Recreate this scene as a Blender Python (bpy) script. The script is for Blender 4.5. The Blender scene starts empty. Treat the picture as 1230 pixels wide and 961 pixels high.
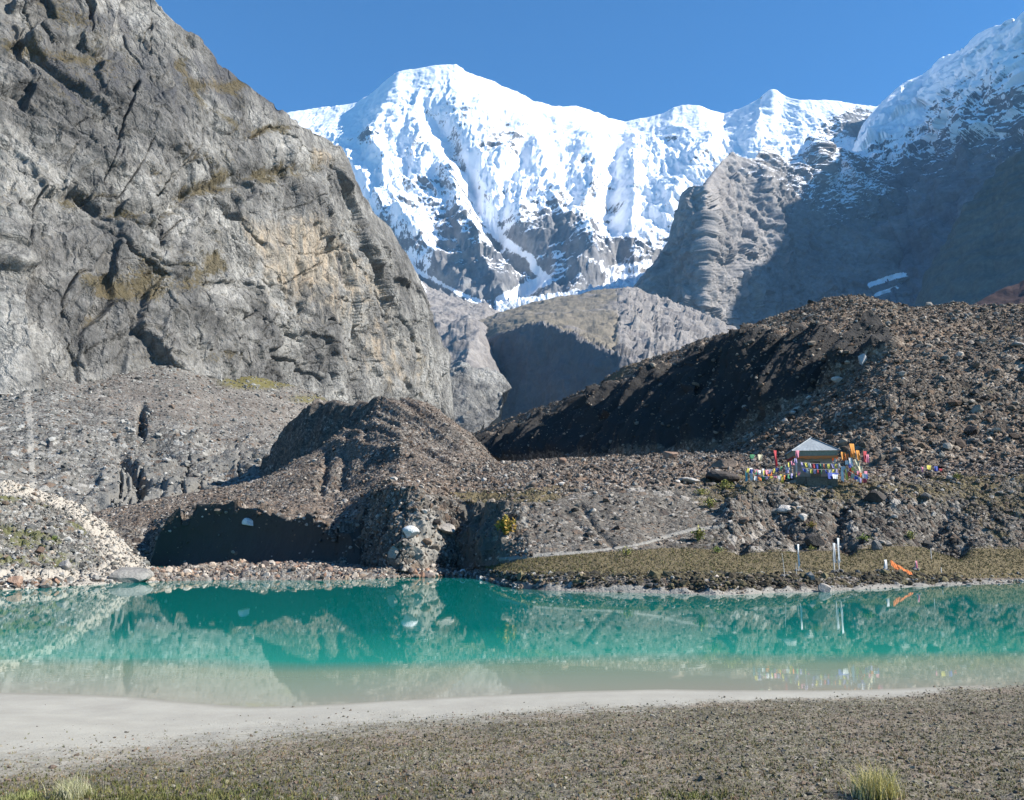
import bpy, math, random, time
import numpy as np
T0 = time.time()
rng = np.random.default_rng(7)
random.seed(7)
scene = bpy.context.scene
COL = scene.collection
F32 = np.float32

# ------------------------------------------------------------------ camera model
F = 1065.0; CX, CY = 615.0, 480.5; CZ = 3.0; HOR = 640.0
TH = math.atan((HOR - CY) / F); CT, ST = math.cos(TH), math.sin(TH)

def world(px, py, D):
    """point seen at photo pixel (px, py) standing D metres in front of the camera"""
    px = np.asarray(px, float); py = np.asarray(py, float); D = np.asarray(D, float)
    a = (px - CX) / F; b = (CY - py) / F
    dy = CT - b * ST; dz = ST + b * CT
    k = D / dy
    return np.stack([a * k, D + 0 * k, CZ + dz * k], -1)

def pix(P):
    x, y, z = P[..., 0], P[..., 1], P[..., 2] - CZ
    fw = np.maximum(y * CT + z * ST, 1e-3); up = -y * ST + z * CT
    return CX + F * x / fw, CY - F * up / fw

def Dz(px, py, z=0.0):
    """distance at which the ray of that pixel reaches height z"""
    b = (CY - py) / F
    return (z - CZ) * (CT - b * ST) / (ST + b * CT)

def W(px, py, z=0.0): return (px, py, float(Dz(px, py, z)))

# ------------------------------------------------------------------ noise (table based, vectorised)
TAB = rng.random((64, 64, 64)).astype(F32)
TJ = rng.random((3, 64, 64, 64)).astype(F32)
def vnoise(p, seed=0):
    p = p.astype(F32) + F32(seed * 17.31 + 1000.0)
    i = np.floor(p).astype(np.int32); f = p - i
    f = f * f * f * (f * (f * 6 - 15) + 10)
    x0, y0, z0 = i[:, 0] & 63, i[:, 1] & 63, i[:, 2] & 63
    x1, y1, z1 = (x0 + 1) & 63, (y0 + 1) & 63, (z0 + 1) & 63
    fx, fy, fz = f[:, 0], f[:, 1], f[:, 2]
    a = TAB[x0, y0, z0] * (1 - fx) + TAB[x1, y0, z0] * fx
    b = TAB[x0, y1, z0] * (1 - fx) + TAB[x1, y1, z0] * fx
    c = TAB[x0, y0, z1] * (1 - fx) + TAB[x1, y0, z1] * fx
    d = TAB[x0, y1, z1] * (1 - fx) + TAB[x1, y1, z1] * fx
    return ((a * (1 - fy) + b * fy) * (1 - fz) + (c * (1 - fy) + d * fy) * fz) * 2 - 1
ROT = np.array([[0.36, 0.48, -0.8], [-0.8, 0.6, 0.0], [0.48, 0.64, 0.6]], F32)
def fbm(p, octv=5, seed=0, gain=0.5, lac=2.03, ridged=False):
    out = np.zeros(len(p), F32); a = 1.0; tot = 0
    q = p.astype(F32)
    for k in range(octv):
        n = vnoise(q, seed + k)
        if ridged: n = 1 - 2 * np.abs(n)
        out += a * n; tot += a; a *= gain
        q = (q @ ROT) * F32(lac)
    return out / tot
def worley(p, seed=0, dims=3):
    """F1, F2, cell id value"""
    p = p.astype(F32) + F32(500.0 + seed * 7.7)
    i = np.floor(p).astype(np.int32); f = p - i
    f1 = np.full(len(p), 9, F32); f2 = f1.copy(); cid = f1.copy()
    R = (-1, 0, 1)
    for dx in R:
        for dy in R:
            for dz in (R if dims == 3 else (0,)):
                a, b, c = (i[:, 0] + dx) & 63, (i[:, 1] + dy) & 63, (i[:, 2] + dz) & 63
                if dims == 2: c = np.full_like(a, seed & 63)
                d = (dx + TJ[0, a, b, c] - f[:, 0]) ** 2 + (dy + TJ[1, a, b, c] - f[:, 1]) ** 2
                if dims == 3: d = d + (dz + TJ[2, a, b, c] - f[:, 2]) ** 2
                v = TAB[a, b, c]
                m = d < f1
                f2 = np.where(m, f1, np.minimum(f2, d)); cid = np.where(m, v, cid); f1 = np.where(m, d, f1)
    return np.sqrt(f1), np.sqrt(f2), cid
def facets(p, seed=0, tilt=1.0):
    """random planar facets: one tilted plane for each Voronoi cell"""
    p = p.astype(F32) + F32(300.0 + seed * 5.3)
    i = np.floor(p).astype(np.int32); f = p - i
    f1 = np.full(len(p), 9, F32); h = np.zeros(len(p), F32); cid = h.copy()
    R = (-1, 0, 1)
    for dx in R:
        for dy in R:
            for dz in R:
                a, b, c = (i[:, 0] + dx) & 63, (i[:, 1] + dy) & 63, (i[:, 2] + dz) & 63
                ox = f[:, 0] - dx - TJ[0, a, b, c]; oy = f[:, 1] - dy - TJ[1, a, b, c]; oz = f[:, 2] - dz - TJ[2, a, b, c]
                d = ox * ox + oy * oy + oz * oz; m = d < f1
                v = TAB[a, b, c]
                hh = (v - .5) + tilt * ((TAB[b, c, a] - .5) * 2 * ox + (TAB[c, a, b] - .5) * 2 * oy + (TAB[a, c, b] - .5) * 2 * oz)
                f1 = np.where(m, d, f1); h = np.where(m, hh, h); cid = np.where(m, v, cid)
    return h, cid
def sstep(a, b, x):
    t = np.clip((x - a) / (b - a), 0, 1); return t * t * (3 - 2 * t)
def dpoly(PX, PY, pts, sy=1.0):
    """pixel distance to a polyline, and the fraction along it"""
    best = np.full(PX.shape, 1e9); tt = np.zeros(PX.shape); n = len(pts) - 1
    for k in range(n):
        (ax, ay), (bx, by) = pts[k], pts[k + 1]
        ex, ey = bx - ax, (by - ay) * sy
        L = ex * ex + ey * ey + 1e-9
        t = np.clip(((PX - ax) * ex + (PY - ay) * sy * ey) / L, 0, 1)
        d = np.hypot(PX - ax - t * ex, (PY - ay) * sy - t * ey)
        m = d < best; best = np.where(m, d, best); tt = np.where(m, (k + t) / n, tt)
    return best, tt
def inpoly(PX, PY, pts):
    c = np.zeros(PX.shape, bool); n = len(pts); j = n - 1
    for i in range(n):
        xi, yi = pts[i]; xj, yj = pts[j]
        if yi != yj:
            c ^= ((yi > PY) != (yj > PY)) & (PX < (xj - xi) * (PY - yi) / (yj - yi) + xi)
        j = i
    return c
def softpoly(PX, PY, pts, w):
    """1 inside a region, 0 outside, w pixels of softness"""
    ins = inpoly(PX, PY, pts); d, _ = dpoly(PX, PY, list(pts) + [pts[0]])
    return sstep(-w, w, np.where(ins, d, -d))

# ------------------------------------------------------------------ mesh helpers
def make_mesh(name, V, Fq, mat, smooth=True, mask=None, face_col=None, parent=None, mats=None, mi=None):
    """one mesh object from arrays; Fq is (n,3) or (n,4)"""
    me = bpy.data.meshes.new(name)
    V = np.ascontiguousarray(V, F32); Fq = np.ascontiguousarray(Fq, np.int32)
    k = Fq.shape[1]
    me.vertices.add(len(V)); me.vertices.foreach_set('co', V.ravel())
    me.loops.add(Fq.size); me.loops.foreach_set('vertex_index', Fq.ravel())
    me.polygons.add(len(Fq)); me.polygons.foreach_set('loop_start', np.arange(0, Fq.size, k, dtype=np.int32))
    me.polygons.foreach_set('use_smooth', np.full(len(Fq), smooth, bool))
    if mats:
        for m in mats: me.materials.append(m)
        me.polygons.foreach_set('material_index', np.asarray(mi, np.int32))
    elif mat: me.materials.append(mat)
    if mask is not None:
        a = me.attributes.new('mask', 'FLOAT_COLOR', 'POINT'); a.data.foreach_set('color', np.ascontiguousarray(mask, F32).ravel())
    if face_col is not None:
        a = me.attributes.new('tint', 'FLOAT_COLOR', 'POINT'); a.data.foreach_set('color', np.ascontiguousarray(face_col, F32).ravel())
    me.update(calc_edges=True)
    o = bpy.data.objects.new(name, me); COL.objects.link(o)
    if parent: o.parent = parent
    return o
def tag(o, label=None, cat=None, group=None, kind=None):
    if label: o['label'] = label
    if cat: o['category'] = cat
    if group: o['group'] = group
    if kind: o['kind'] = kind
    return o
def grid_faces(nr, nc):
    i = np.arange(nr * nc).reshape(nr, nc)
    return np.stack([i[:-1, :-1], i[:-1, 1:], i[1:, 1:], i[1:, :-1]], -1).reshape(-1, 4)
def normals(G):
    du = np.gradient(G, axis=1); dv = np.gradient(G, axis=0)
    n = np.cross(du, dv); n /= np.linalg.norm(n, axis=-1, keepdims=True) + 1e-9
    return n
def smooth1(a, k, axis=0):
    if k < 1: return a
    w = np.hanning(2 * k + 3)[1:-1]; w /= w.sum()
    pad = [(0, 0)] * a.ndim; pad[axis] = (k, k)
    b = np.pad(a, pad, mode='edge'); out = np.zeros_like(a)
    for j, ww in enumerate(w):
        sl = [slice(None)] * a.ndim; sl[axis] = slice(j, j + a.shape[axis]); out += ww * b[tuple(sl)]
    return out
class Sheet: pass
SH = {}
def sheet(key, name, cols, rails, segs, disp, mat, masker=None, pre=(), post=(), smu=3, smv=3, label=None, cat=None, kind='structure'):
    """terrain lofted over rails (photo pixel + distance), bottom rail first; pre/post = world offsets (dx,dy,dz) of further rails"""
    cols = np.asarray(cols, float)
    R = []
    for r in rails:
        r = np.array(r, float)
        py = smooth1(np.interp(cols, r[:, 0], r[:, 1]), smu); D = np.exp(smooth1(np.interp(cols, r[:, 0], np.log(r[:, 2])), smu))
        R.append(world(cols, py, D))
    npre = len(pre)
    for o in pre: R.insert(0, R[0] + np.array(o))
    for o in post: R.append(R[-1] + np.array(o))
    rows = []; vv = []
    for k, n in enumerate(segs):
        t = np.arange(n) / n
        rows.append(R[k][None] * (1 - t)[:, None, None] + R[k + 1][None] * t[:, None, None]); vv.append(k - npre + t)
    rows.append(R[-1][None]); vv.append(np.array([len(segs) - npre]))
    G = np.concatenate(rows); vv = np.concatenate(vv)
    G = smooth1(G, smv, 0)
    N = normals(G); N *= np.sign((N * (np.array([0, 0, CZ]) - G)).sum(-1, keepdims=True).mean() + 1e-9)
    s = Sheet(); s.nr, s.nc = G.shape[:2]
    px, py = pix(G); V = np.repeat(vv[:, None], s.nc, 1)
    P = G.reshape(-1, 3); Nf = N.reshape(-1, 3)
    P2 = disp(P, Nf, px.ravel(), py.ravel(), V.ravel(), s) if disp else P
    s.P = P2; s.G = P2.reshape(G.shape); n2 = normals(s.G); n2 *= np.where(n2[..., 2:3] < 0, -1, 1)
    s.N = n2.reshape(-1, 3); s.PX, s.PY = pix(s.P); s.V = V.ravel()
    mk = masker(s) if masker else None
    Fq = grid_faces(s.nr, s.nc)
    o = make_mesh(name, s.P, Fq, mat, mask=mk)
    s.mk = mk
    tag(o, label, cat, kind=kind); s.obj = o; SH[key] = s
    return s
def find(px, py, keys, r=2.2):
    """front surface point at a photo pixel"""
    best = None
    for k in keys:
        s = SH[k]
        rr = r
        for _ in range(5):
            m = (np.abs(s.PX - px) < rr) & (np.abs(s.PY - py) < rr)
            if m.any(): break
            rr *= 2
        idx = np.nonzero(m)[0]
        if len(idx) == 0: continue
        j = idx[np.argmin(np.hypot(s.PX[idx] - px, s.PY[idx] - py) * 0.15 + s.P[idx, 1] * 1.0)]
        if best is None or s.P[j, 1] < best[1]: best = s.P[j].copy()
    return best

# ------------------------------------------------------------------ node helpers
class NT:
    def __init__(s, name):
        s.m = bpy.data.materials.new(name); s.m.use_nodes = True; s.t = s.m.node_tree; s.t.nodes.clear()
        s.out = s.n('ShaderNodeOutputMaterial'); s.b = s.n('ShaderNodeBsdfPrincipled'); s.l(s.b.outputs[0], s.out.inputs['Surface'])
        s.b.inputs['Roughness'].default_value = 0.9; s.b.inputs['Specular IOR Level'].default_value = 0.15
    def n(s, t, **kw):
        x = s.t.nodes.new(t)
        for k, v in kw.items(): setattr(x, k, v)
        return x
    def l(s, a, b): s.t.links.new(a, b)
    def put(s, sock, v):
        if hasattr(v, 'is_output') or isinstance(v, bpy.types.NodeSocket): s.l(v, sock)
        elif isinstance(v, (tuple, list)) and len(v) == 3 and sock.type == 'RGBA': sock.default_value = (*v, 1)
        else: sock.default_value = v
    def pos(s, scale=(1, 1, 1), rot=(0, 0, 0)):
        g = s.n('ShaderNodeNewGeometry'); m = s.n('ShaderNodeMapping'); m.inputs['Scale'].default_value = scale; m.inputs['Rotation'].default_value = rot
        s.l(g.outputs['Position'], m.inputs['Vector']); return m.outputs[0]
    def objpos(s, scale=(1, 1, 1)):
        g = s.n('ShaderNodeTexCoord'); m = s.n('ShaderNodeMapping'); m.inputs['Scale'].default_value = scale
        s.l(g.outputs['Object'], m.inputs['Vector']); return m.outputs[0]
    def noise(s, vec, scale, detail=5, rough=0.55, dist=0.0, out='Fac'):
        x = s.n('ShaderNodeTexNoise'); s.l(vec, x.inputs['Vector']); x.inputs['Scale'].default_value = scale
        x.inputs['Detail'].default_value = detail; x.inputs['Roughness'].default_value = rough; x.inputs['Distortion'].default_value = dist
        return x.outputs[out]
    def voro(s, vec, scale, feature='F1', out='Distance', rand=1.0):
        x = s.n('ShaderNodeTexVoronoi', feature=feature); s.l(vec, x.inputs['Vector']); x.inputs['Scale'].default_value = scale
        x.inputs['Randomness'].default_value = rand
        return x.outputs[out]
    def ramp(s, fac, stops, interp='LINEAR'):
        x = s.n('ShaderNodeValToRGB'); s.l(fac, x.inputs[0]); cr = x.color_ramp; cr.interpolation = interp
        while len(cr.elements) < len(stops): cr.elements.new(0.5)
        for e, (p, c) in zip(cr.elements, stops):
            e.position = p; e.color = (c, c, c, 1) if isinstance(c, (int, float)) else (*c, 1)
        return x.outputs[0]
    def mix(s, fac, a, b, mode='MIX'):
        x = s.n('ShaderNodeMix', data_type='RGBA', blend_type=mode); s.put(x.inputs[0], fac); s.put(x.inputs[6], a); s.put(x.inputs[7], b)
        return x.outputs[2]
    def math(s, op, a, b=0.0, clamp=False):
        x = s.n('ShaderNodeMath', operation=op); x.use_clamp = clamp; s.put(x.inputs[0], a); s.put(x.inputs[1], b); return x.outputs[0]
    def attr(s, name='mask'):
        a = s.n('ShaderNodeAttribute', attribute_name=name); sp = s.n('ShaderNodeSeparateColor'); s.l(a.outputs['Color'], sp.inputs[0])
        return sp.outputs[0], sp.outputs[1], sp.outputs[2], a.outputs['Alpha'], a.outputs['Color']
    def bump(s, h, strength=0.5, dist=1.0, prev=None):
        x = s.n('ShaderNodeBump'); s.l(h, x.inputs['Height']); x.inputs['Strength'].default_value = strength; x.inputs['Distance'].default_value = dist
        if prev: s.l(prev, x.inputs['Normal'])
        return x.outputs[0]
    def done(s, col, nrm=None, rough=None):
        s.put(s.b.inputs['Base Color'], col)
        if nrm: s.l(nrm, s.b.inputs['Normal'])
        if rough is not None: s.put(s.b.inputs['Roughness'], rough)
        return s.m
def sep(t, c):
    x = t.n('ShaderNodeSeparateColor'); t.l(c, x.inputs[0]); return x.outputs

# rubble: stones of mixed colour at three sizes.   mask: r = turf, g = pale silt / path / painted sun on lit bank, b = fines (no stones), shade-darkened on banks and scarps, a = warm
def mat_rubble(name, sc, stones, fine, turf=(0.10, 0.095, 0.04), pale=(0.33, 0.31, 0.27), bumpd=None, warm=(0.30, 0.19, 0.12), shade_tone=None):
    t = NT(name); p = t.pos(); r, g, b, a, _ = t.attr()
    w = t.noise(p, sc * 0.8, 3, out='Color'); pw = t.mix(0.12 / sc if sc > .3 else 0.2, p, w, 'ADD')
    c1 = sep(t, t.voro(pw, sc, out='Color')); c2 = sep(t, t.voro(pw, sc * 2.6, out='Color')); c3 = sep(t, t.voro(p, sc * 6.5, out='Color'))
    n = len(stones); st = [((k + 0.0) / n, c) for k, c in enumerate(stones)]
    s1 = t.ramp(c1[0], st, 'CONSTANT'); s2 = t.ramp(c2[1], st, 'CONSTANT'); s3 = t.ramp(c3[0], st, 'CONSTANT')
    m1 = t.math('GREATER_THAN', c1[1], 0.8); m2 = t.math('GREATER_THAN', c2[0], 0.62)
    base = t.mix(0.55, fine, s3)
    col = t.mix(m2, base, s2); col = t.mix(m1, col, s1)
    big = t.noise(p, sc * 0.09, 5); col = t.mix(0.75, col, t.ramp(big, [(0.3, 0.55), (0.55, 1.0), (0.75, 1.25)]), 'MULTIPLY')
    fn = t.noise(p, sc * 14, 4, 0.7); col = t.mix(0.5, col, t.ramp(fn, [(0.25, 0.45), (0.75, 1.4)]), 'MULTIPLY')
    col = t.mix(t.math('MULTIPLY', a, 0.8), col, t.mix(0.5, warm, col))
    e = t.noise(p, sc * 1.3, 4, 0.7)
    def edge(m): return t.ramp(t.math('ADD', m, t.math('MULTIPLY', t.math('SUBTRACT', e, 0.5), 0.9)), [(0.42, 0.0), (0.6, 1.0)])
    tn = t.noise(p, sc * 5, 4, 0.7)
    turfc = t.mix(tn, tuple(x * 0.6 for x in turf), tuple(min(1, x * 1.6) for x in turf))
    fb = t.mix(0.6, shade_tone or fine, t.ramp(fn, [(0.2, 0.6), (0.8, 1.2)]), 'MULTIPLY')
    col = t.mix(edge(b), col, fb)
    col = t.mix(edge(g), col, t.mix(0.35, pale, fb))
    col = t.mix(edge(r), col, turfc)
    d1 = t.voro(pw, sc); d2 = t.voro(pw, sc * 2.6); d3 = t.voro(p, sc * 6.5)
    bd = bumpd or 0.35 / sc
    calm = t.math('SUBTRACT', 1.0, t.math('MULTIPLY', t.math('MAXIMUM', g, b), 0.8))
    h = t.math('ADD', t.math('MULTIPLY', d2, -0.55), t.math('MULTIPLY', d3, -0.28)); h = t.math('ADD', h, t.math('MULTIPLY', d1, -0.6))
    h = t.math('ADD', t.math('MULTIPLY', h, calm), t.math('MULTIPLY', fn, 0.16))
    return t.done(col, t.bump(h, 0.9, bd))

def mat_cliff():
    t = NT('cliff_rock'); r, g, b, a, _ = t.attr()          # r turf ledges, g tan, b scree, a dark stain
    p = t.pos(); ps = t.pos((0.11, 0.11, 0.018), (0.0, 0.12, 0)); pl = t.pos((0.03, 0.03, 0.09), (0.35, 0.25, 0))
    n1 = t.noise(p, 0.022, 7, 0.62, 0.8); n2 = t.noise(ps, 1.0, 6, 0.65, 0.4); n3 = t.noise(p, 0.35, 6, 0.7, 0.3); n4 = t.noise(pl, 1.0, 6, 0.65, 0.6)
    col = t.ramp(n1, [(0.3, (0.08, 0.078, 0.074)), (0.43, (0.147, 0.141, 0.130)), (0.54, (0.238, 0.229, 0.208)), (0.66, (0.335, 0.322, 0.293))])
    col = t.mix(0.75, col, t.ramp(n2, [(0.3, 0.62), (0.5, 1.0), (0.66, 1.2)]), 'MULTIPLY')
    col = t.mix(0.75, col, t.ramp(n4, [(0.33, 0.6), (0.48, 1.0), (0.66, 1.15)]), 'MULTIPLY')
    col = t.mix(0.8, col, t.ramp(n3, [(0.28, 0.45), (0.5, 1.0), (0.7, 1.25)]), 'MULTIPLY')
    n5 = t.noise(p, 1.1, 5, .75); col = t.mix(.75, col, t.ramp(n5, [(.3, .5), (.5, 1.0), (.7, 1.4)]), 'MULTIPLY')
    n6 = t.noise(t.pos((.55, .55, .035), (0, .06, 0)), 1.0, 5, .7); col = t.mix(.55, col, t.ramp(n6, [(.32, .6), (.5, 1.0), (.66, 1.3)]), 'MULTIPLY')
    e = t.noise(p, 0.09, 6, 0.7, 0.5)
    tanc = t.ramp(t.noise(ps, 1.7, 5, 0.6), [(0.35, (0.25, 0.235, 0.20)), (0.5, (0.40, 0.34, 0.26)), (0.65, (0.50, 0.39, 0.27))])
    col = t.mix(t.ramp(t.math('ADD', g, t.math('MULTIPLY', t.math('SUBTRACT', e, 0.5), 1.5)), [(0.38, 0.0), (0.66, 0.85)]), col, t.mix(0.8, tanc, t.ramp(t.math('MULTIPLY', t.math('ADD', n6, n5), .5), [(0.38, 0.35), (0.6, 1.1)]), 'MULTIPLY'))
    # thin joints with their own dark lichen
    wv = t.mix(1.0, t.pos((1, 1, .45), (.25, .45, 0)), t.mix(1.0, t.noise(p, 0.12, 5, .6, out='Color'), (9, 9, 9), 'MULTIPLY'), 'ADD')
    j = t.voro(wv, 0.045, 'DISTANCE_TO_EDGE'); j2 = t.voro(wv, 0.16, 'DISTANCE_TO_EDGE')
    col = t.mix(t.ramp(j, [(0.0, 0.85), (0.010, 0.0)]), col, (0.05, 0.05, 0.048))
    col = t.mix(t.ramp(j2, [(0.0, 0.55), (0.022, 0.0)]), col, (0.08, 0.08, 0.075))
    dk = t.ramp(t.math('ADD', a, t.math('MULTIPLY', t.math('SUBTRACT', n2, 0.5), 1.6)), [(0.45, 0.0), (0.65, 0.75)])
    col = t.mix(dk, col, (0.075, 0.075, 0.08))
    turf = t.mix(t.noise(p, 0.35, 5, .7), (0.035, 0.036, 0.018), (0.17, 0.125, 0.06))
    col = t.mix(t.ramp(t.math('ADD', r, t.math('ADD', t.math('MULTIPLY', t.math('SUBTRACT', e, 0.5), 1.9), t.math('MULTIPLY', t.math('SUBTRACT', n5, 0.5), 2.2))), [(0.44, 0.0), (0.80, 0.85)]), col, turf)
    h = t.math('ADD', t.math('MULTIPLY', n3, 0.9), t.math('MULTIPLY', n5, 0.45))
    h = t.math('ADD', h, t.math('MULTIPLY', t.ramp(j2, [(0, 0.0), (0.12, 0.5)]), 1.0)); h = t.math('ADD', h, t.math('MULTIPLY', n2, 1.2))
    return t.done(col, t.bump(h, 0.8, 2.0))

def mat_alpine(name, rock, rock2, sc, snowc=(0.86, 0.88, 0.92), strata=0.0, green=None):
    t = NT(name); r, g, b, a, _ = t.attr()                  # r snow, g warm, b green slope, a painted shade tone
    p = t.pos((1, 1, 1)); pz = t.pos((0.8, 0.8, 1.5) if strata else (.5, .5, 1), (0.06, 0.1, 0))
    n1 = t.noise(p, sc, 7, 0.65, 0.4); n2 = t.noise(pz, sc * 2.5, 6, 0.65, 1.2 if strata else .3); n3 = t.noise(p, sc * 9, 5, 0.7)
    col = t.mix(t.ramp(n1, [(0.35, 0.0), (0.65, 1.0)]), rock, rock2)
    col = t.mix(0.8, col, t.ramp(n2, [(0.3, 0.55), (0.5, 1.0), (0.7, 1.3)]), 'MULTIPLY')
    col = t.mix(0.7, col, t.ramp(n3, [(0.3, 0.6), (0.7, 1.3)]), 'MULTIPLY')
    col = t.mix(t.ramp(t.math('ADD', b, t.math('MULTIPLY', t.math('SUBTRACT', n1, 0.5), 0.8)), [(0.4, 0.0), (0.6, 0.9)]), col, green or (0.17, 0.15, 0.10))
    col = t.mix(t.math('MULTIPLY', g, 0.6), col, (0.30, 0.22, 0.18))
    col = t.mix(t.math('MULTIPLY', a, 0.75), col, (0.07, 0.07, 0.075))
    n7 = t.noise(p, sc * 32, 4, .7)
    f = t.math('ADD', t.math('ADD', t.math('MULTIPLY', t.math('SUBTRACT', n7, 0.5), 0.6), t.math('MULTIPLY', t.math('SUBTRACT', n3, 0.5), 1.1)), t.math('MULTIPLY', t.math('SUBTRACT', n2, 0.5), 0.8))
    sn = t.ramp(t.math('ADD', r, f), [(0.46, 0.0), (0.56, 1.0)])
    col = t.mix(sn, col, snowc)
    h = t.math('ADD', t.math('MULTIPLY', n2, 0.15 if strata else 0.5), t.math('ADD', t.math('MULTIPLY', n3, 0.3), t.math('MULTIPLY', n7, 0.12)))
    return t.done(col, t.bump(h, 0.75, 0.11 / sc))

STONES = [(0.045, 0.040, 0.035), (0.11, 0.095, 0.078), (0.17, 0.15, 0.125), (0.075, 0.06, 0.05), (0.25, 0.225, 0.19), (0.13, 0.095, 0.07), (0.10, 0.092, 0.08), (0.33, 0.30, 0.26), (0.18, 0.135, 0.10)]
DSTONES = [tuple(x * y for x, y in zip(c, (1.05, .98, .9))) for c in STONES]
GSTONES = [(0.08, 0.078, 0.07), (0.15, 0.145, 0.13), (0.2, 0.195, 0.175), (0.11, 0.10, 0.09), (0.27, 0.26, 0.235), (0.16, 0.12, 0.09), (0.13, 0.128, 0.115), (0.33, 0.32, 0.29)]
M = {}
M['cliff'] = mat_cliff()
M['talus'] = mat_rubble('talus_scree', 0.8, [tuple(x * .98 for x in c) for c in GSTONES], (0.175, 0.168, 0.15), warm=(0.19, 0.15, 0.12), turf=(0.12, 0.105, 0.04))
M['hill'] = mat_rubble('moraine_gravel', 1.4, STONES, (0.13, 0.12, 0.105), shade_tone=(0.06, 0.056, 0.05))  # darker fines paint shade into the undercut bank and scarp
M['moraine'] = mat_rubble('dark_moraine_rubble', 1.2, DSTONES, (0.095, 0.084, 0.07), turf=(0.13, 0.115, 0.065), shade_tone=(0.042, 0.039, 0.036))  # near-black fines deepen the shade of the scarp wall
M['terrace'] = mat_rubble('terrace_rubble', 1.5, STONES, (0.12, 0.11, 0.092), turf=(0.125, 0.10, 0.055))
M['mound'] = mat_rubble('mound_gravel', 1.7, GSTONES, (0.17, 0.16, 0.135), pale=(0.46, 0.41, 0.34), turf=(0.10, 0.10, 0.045))
M['massif'] = mat_alpine('snow_massif_rock', (0.13, 0.135, 0.145), (0.25, 0.24, 0.225), 0.004)
M['buttress'] = mat_alpine('layered_rock', (0.18, 0.17, 0.16), (0.30, 0.28, 0.26), 0.005, strata=1)
M['rightmt'] = mat_alpine('banded_rock', (0.12, 0.12, 0.13), (0.2, 0.19, 0.19), 0.005, strata=1)
M['valley'] = mat_alpine('valley_slope', (0.17, 0.155, 0.145), (0.25, 0.23, 0.21), 0.012, green=(0.17, 0.145, 0.105))
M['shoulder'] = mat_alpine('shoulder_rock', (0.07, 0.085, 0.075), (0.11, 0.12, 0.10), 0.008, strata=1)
M['redhill'] = mat_alpine('red_hill', (0.06, 0.036, 0.032), (0.085, 0.05, 0.043), 0.02)

# ------------------------------------------------------------------ sun direction (towards the sun)
AZ = math.radians(-8.0); EL = math.radians(37.0)          # azimuth measured from +x towards +y
LV = np.array([math.cos(EL) * math.cos(AZ), math.cos(EL) * math.sin(AZ), math.sin(EL)])

def Z(n): return np.zeros((n, 4), F32)
VUP = np.array([0, 0, 1.0])

# ================================================================== far mountains
def A(lo, hi, step): return np.arange(lo, hi + step, step)
SKY = [(250, 150, 6900), (320, 140, 6900), (345, 135, 6800), (375, 131, 6800), (400, 128, 6700), (430, 122, 6600), (455, 104, 6500), (480, 86, 6400), (505, 80, 6350), (522, 77, 6300), (547, 74, 6300), (558, 82, 6300),
       (600, 100, 6300), (640, 119, 6400), (662, 126, 6400), (685, 126, 6450), (705, 132, 6450), (730, 142, 6500), (750, 146, 6500), (780, 140, 6400), (800, 134, 6300), (820, 125, 6250), (840, 126, 6200), (855, 133, 6200), (870, 137, 6200), (885, 131, 6100),
       (900, 125, 6000), (915, 117, 6000), (928, 110, 5900), (940, 114, 5900), (960, 120, 5800), (1000, 121, 5800), (1030, 124, 5800), (1055, 127, 5800), (1150, 140, 5800)]
def off(r, dy, Dm): return [(a, b + dy, d * Dm) for a, b, d in r]
SPURS = [([(480, 100), (455, 170), (470, 240), (520, 320)], 22, 150), ([(545, 205), (555, 250), (575, 300), (600, 362)], 20, 130), ([(700, 150), (715, 210), (690, 270), (705, 330)], 26, 210),
         ([(858, 165), (835, 205), (800, 260)], 22, 110), ([(620, 130), (650, 190), (665, 240)], 20, 130), ([(925, 115), (905, 170)], 18, 150), ([(415, 190), (450, 250), (500, 300)], 14, 110), ([(760, 170), (760, 240), (740, 300)], 16, 120)]
GULLS = [([(520, 140), (560, 200), (575, 240), (605, 285), (645, 320), (625, 352)], 15, 170), ([(410, 225), (440, 270), (480, 315), (540, 350)], 9, 120), ([(640, 160), (610, 220), (600, 270)], 10, 70), ([(740, 180), (730, 260), (745, 310)], 9, 80)]
def d_massif(P, N, px, py, V, s):
    q = P / 1000.0
    w = np.stack([fbm(q * 1.3, 3, 5), fbm(q * 1.3, 3, 8), 0 * P[:, 0]], -1) * 0.25
    a = fbm((q + w) * np.array([3.0, 1.2, 1.2]), 6, 11, ridged=True, gain=0.52)
    b = fbm((q + w) * np.array([9.0, 4.0, 4.0]), 5, 31, ridged=True)
    c = fbm(q * np.array([5, 5, 22.0]), 4, 51)
    fade = sstep(0, 40, py - np.interp(px, [r[0] for r in SKY], [r[1] for r in SKY])) * 0.2 + 0.2 + .6 * sstep(10, 120, py - np.interp(px, [r[0] for r in SKY], [r[1] for r in SKY]))
    h = (a * 70 + b * 42 + c * 22 + fbm(q * np.array([34., 16, 16]), 4, 81, ridged=True) * 11) * fade
    wx = 9 * fbm(q * 4, 3, 71)
    for pts, wd, am in SPURS:
        d, _ = dpoly(px + wx, py, pts); h = h + .75 * am * np.maximum(0, 1 - d / wd) * (0.75 + 0.25 * a) * fade
    for pts, wd, am in GULLS:
        d, _ = dpoly(px + wx * .6, py, pts); h = h - am * np.exp(-(d / wd) ** 2) * fade
    return P + N * h[:, None]
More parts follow.
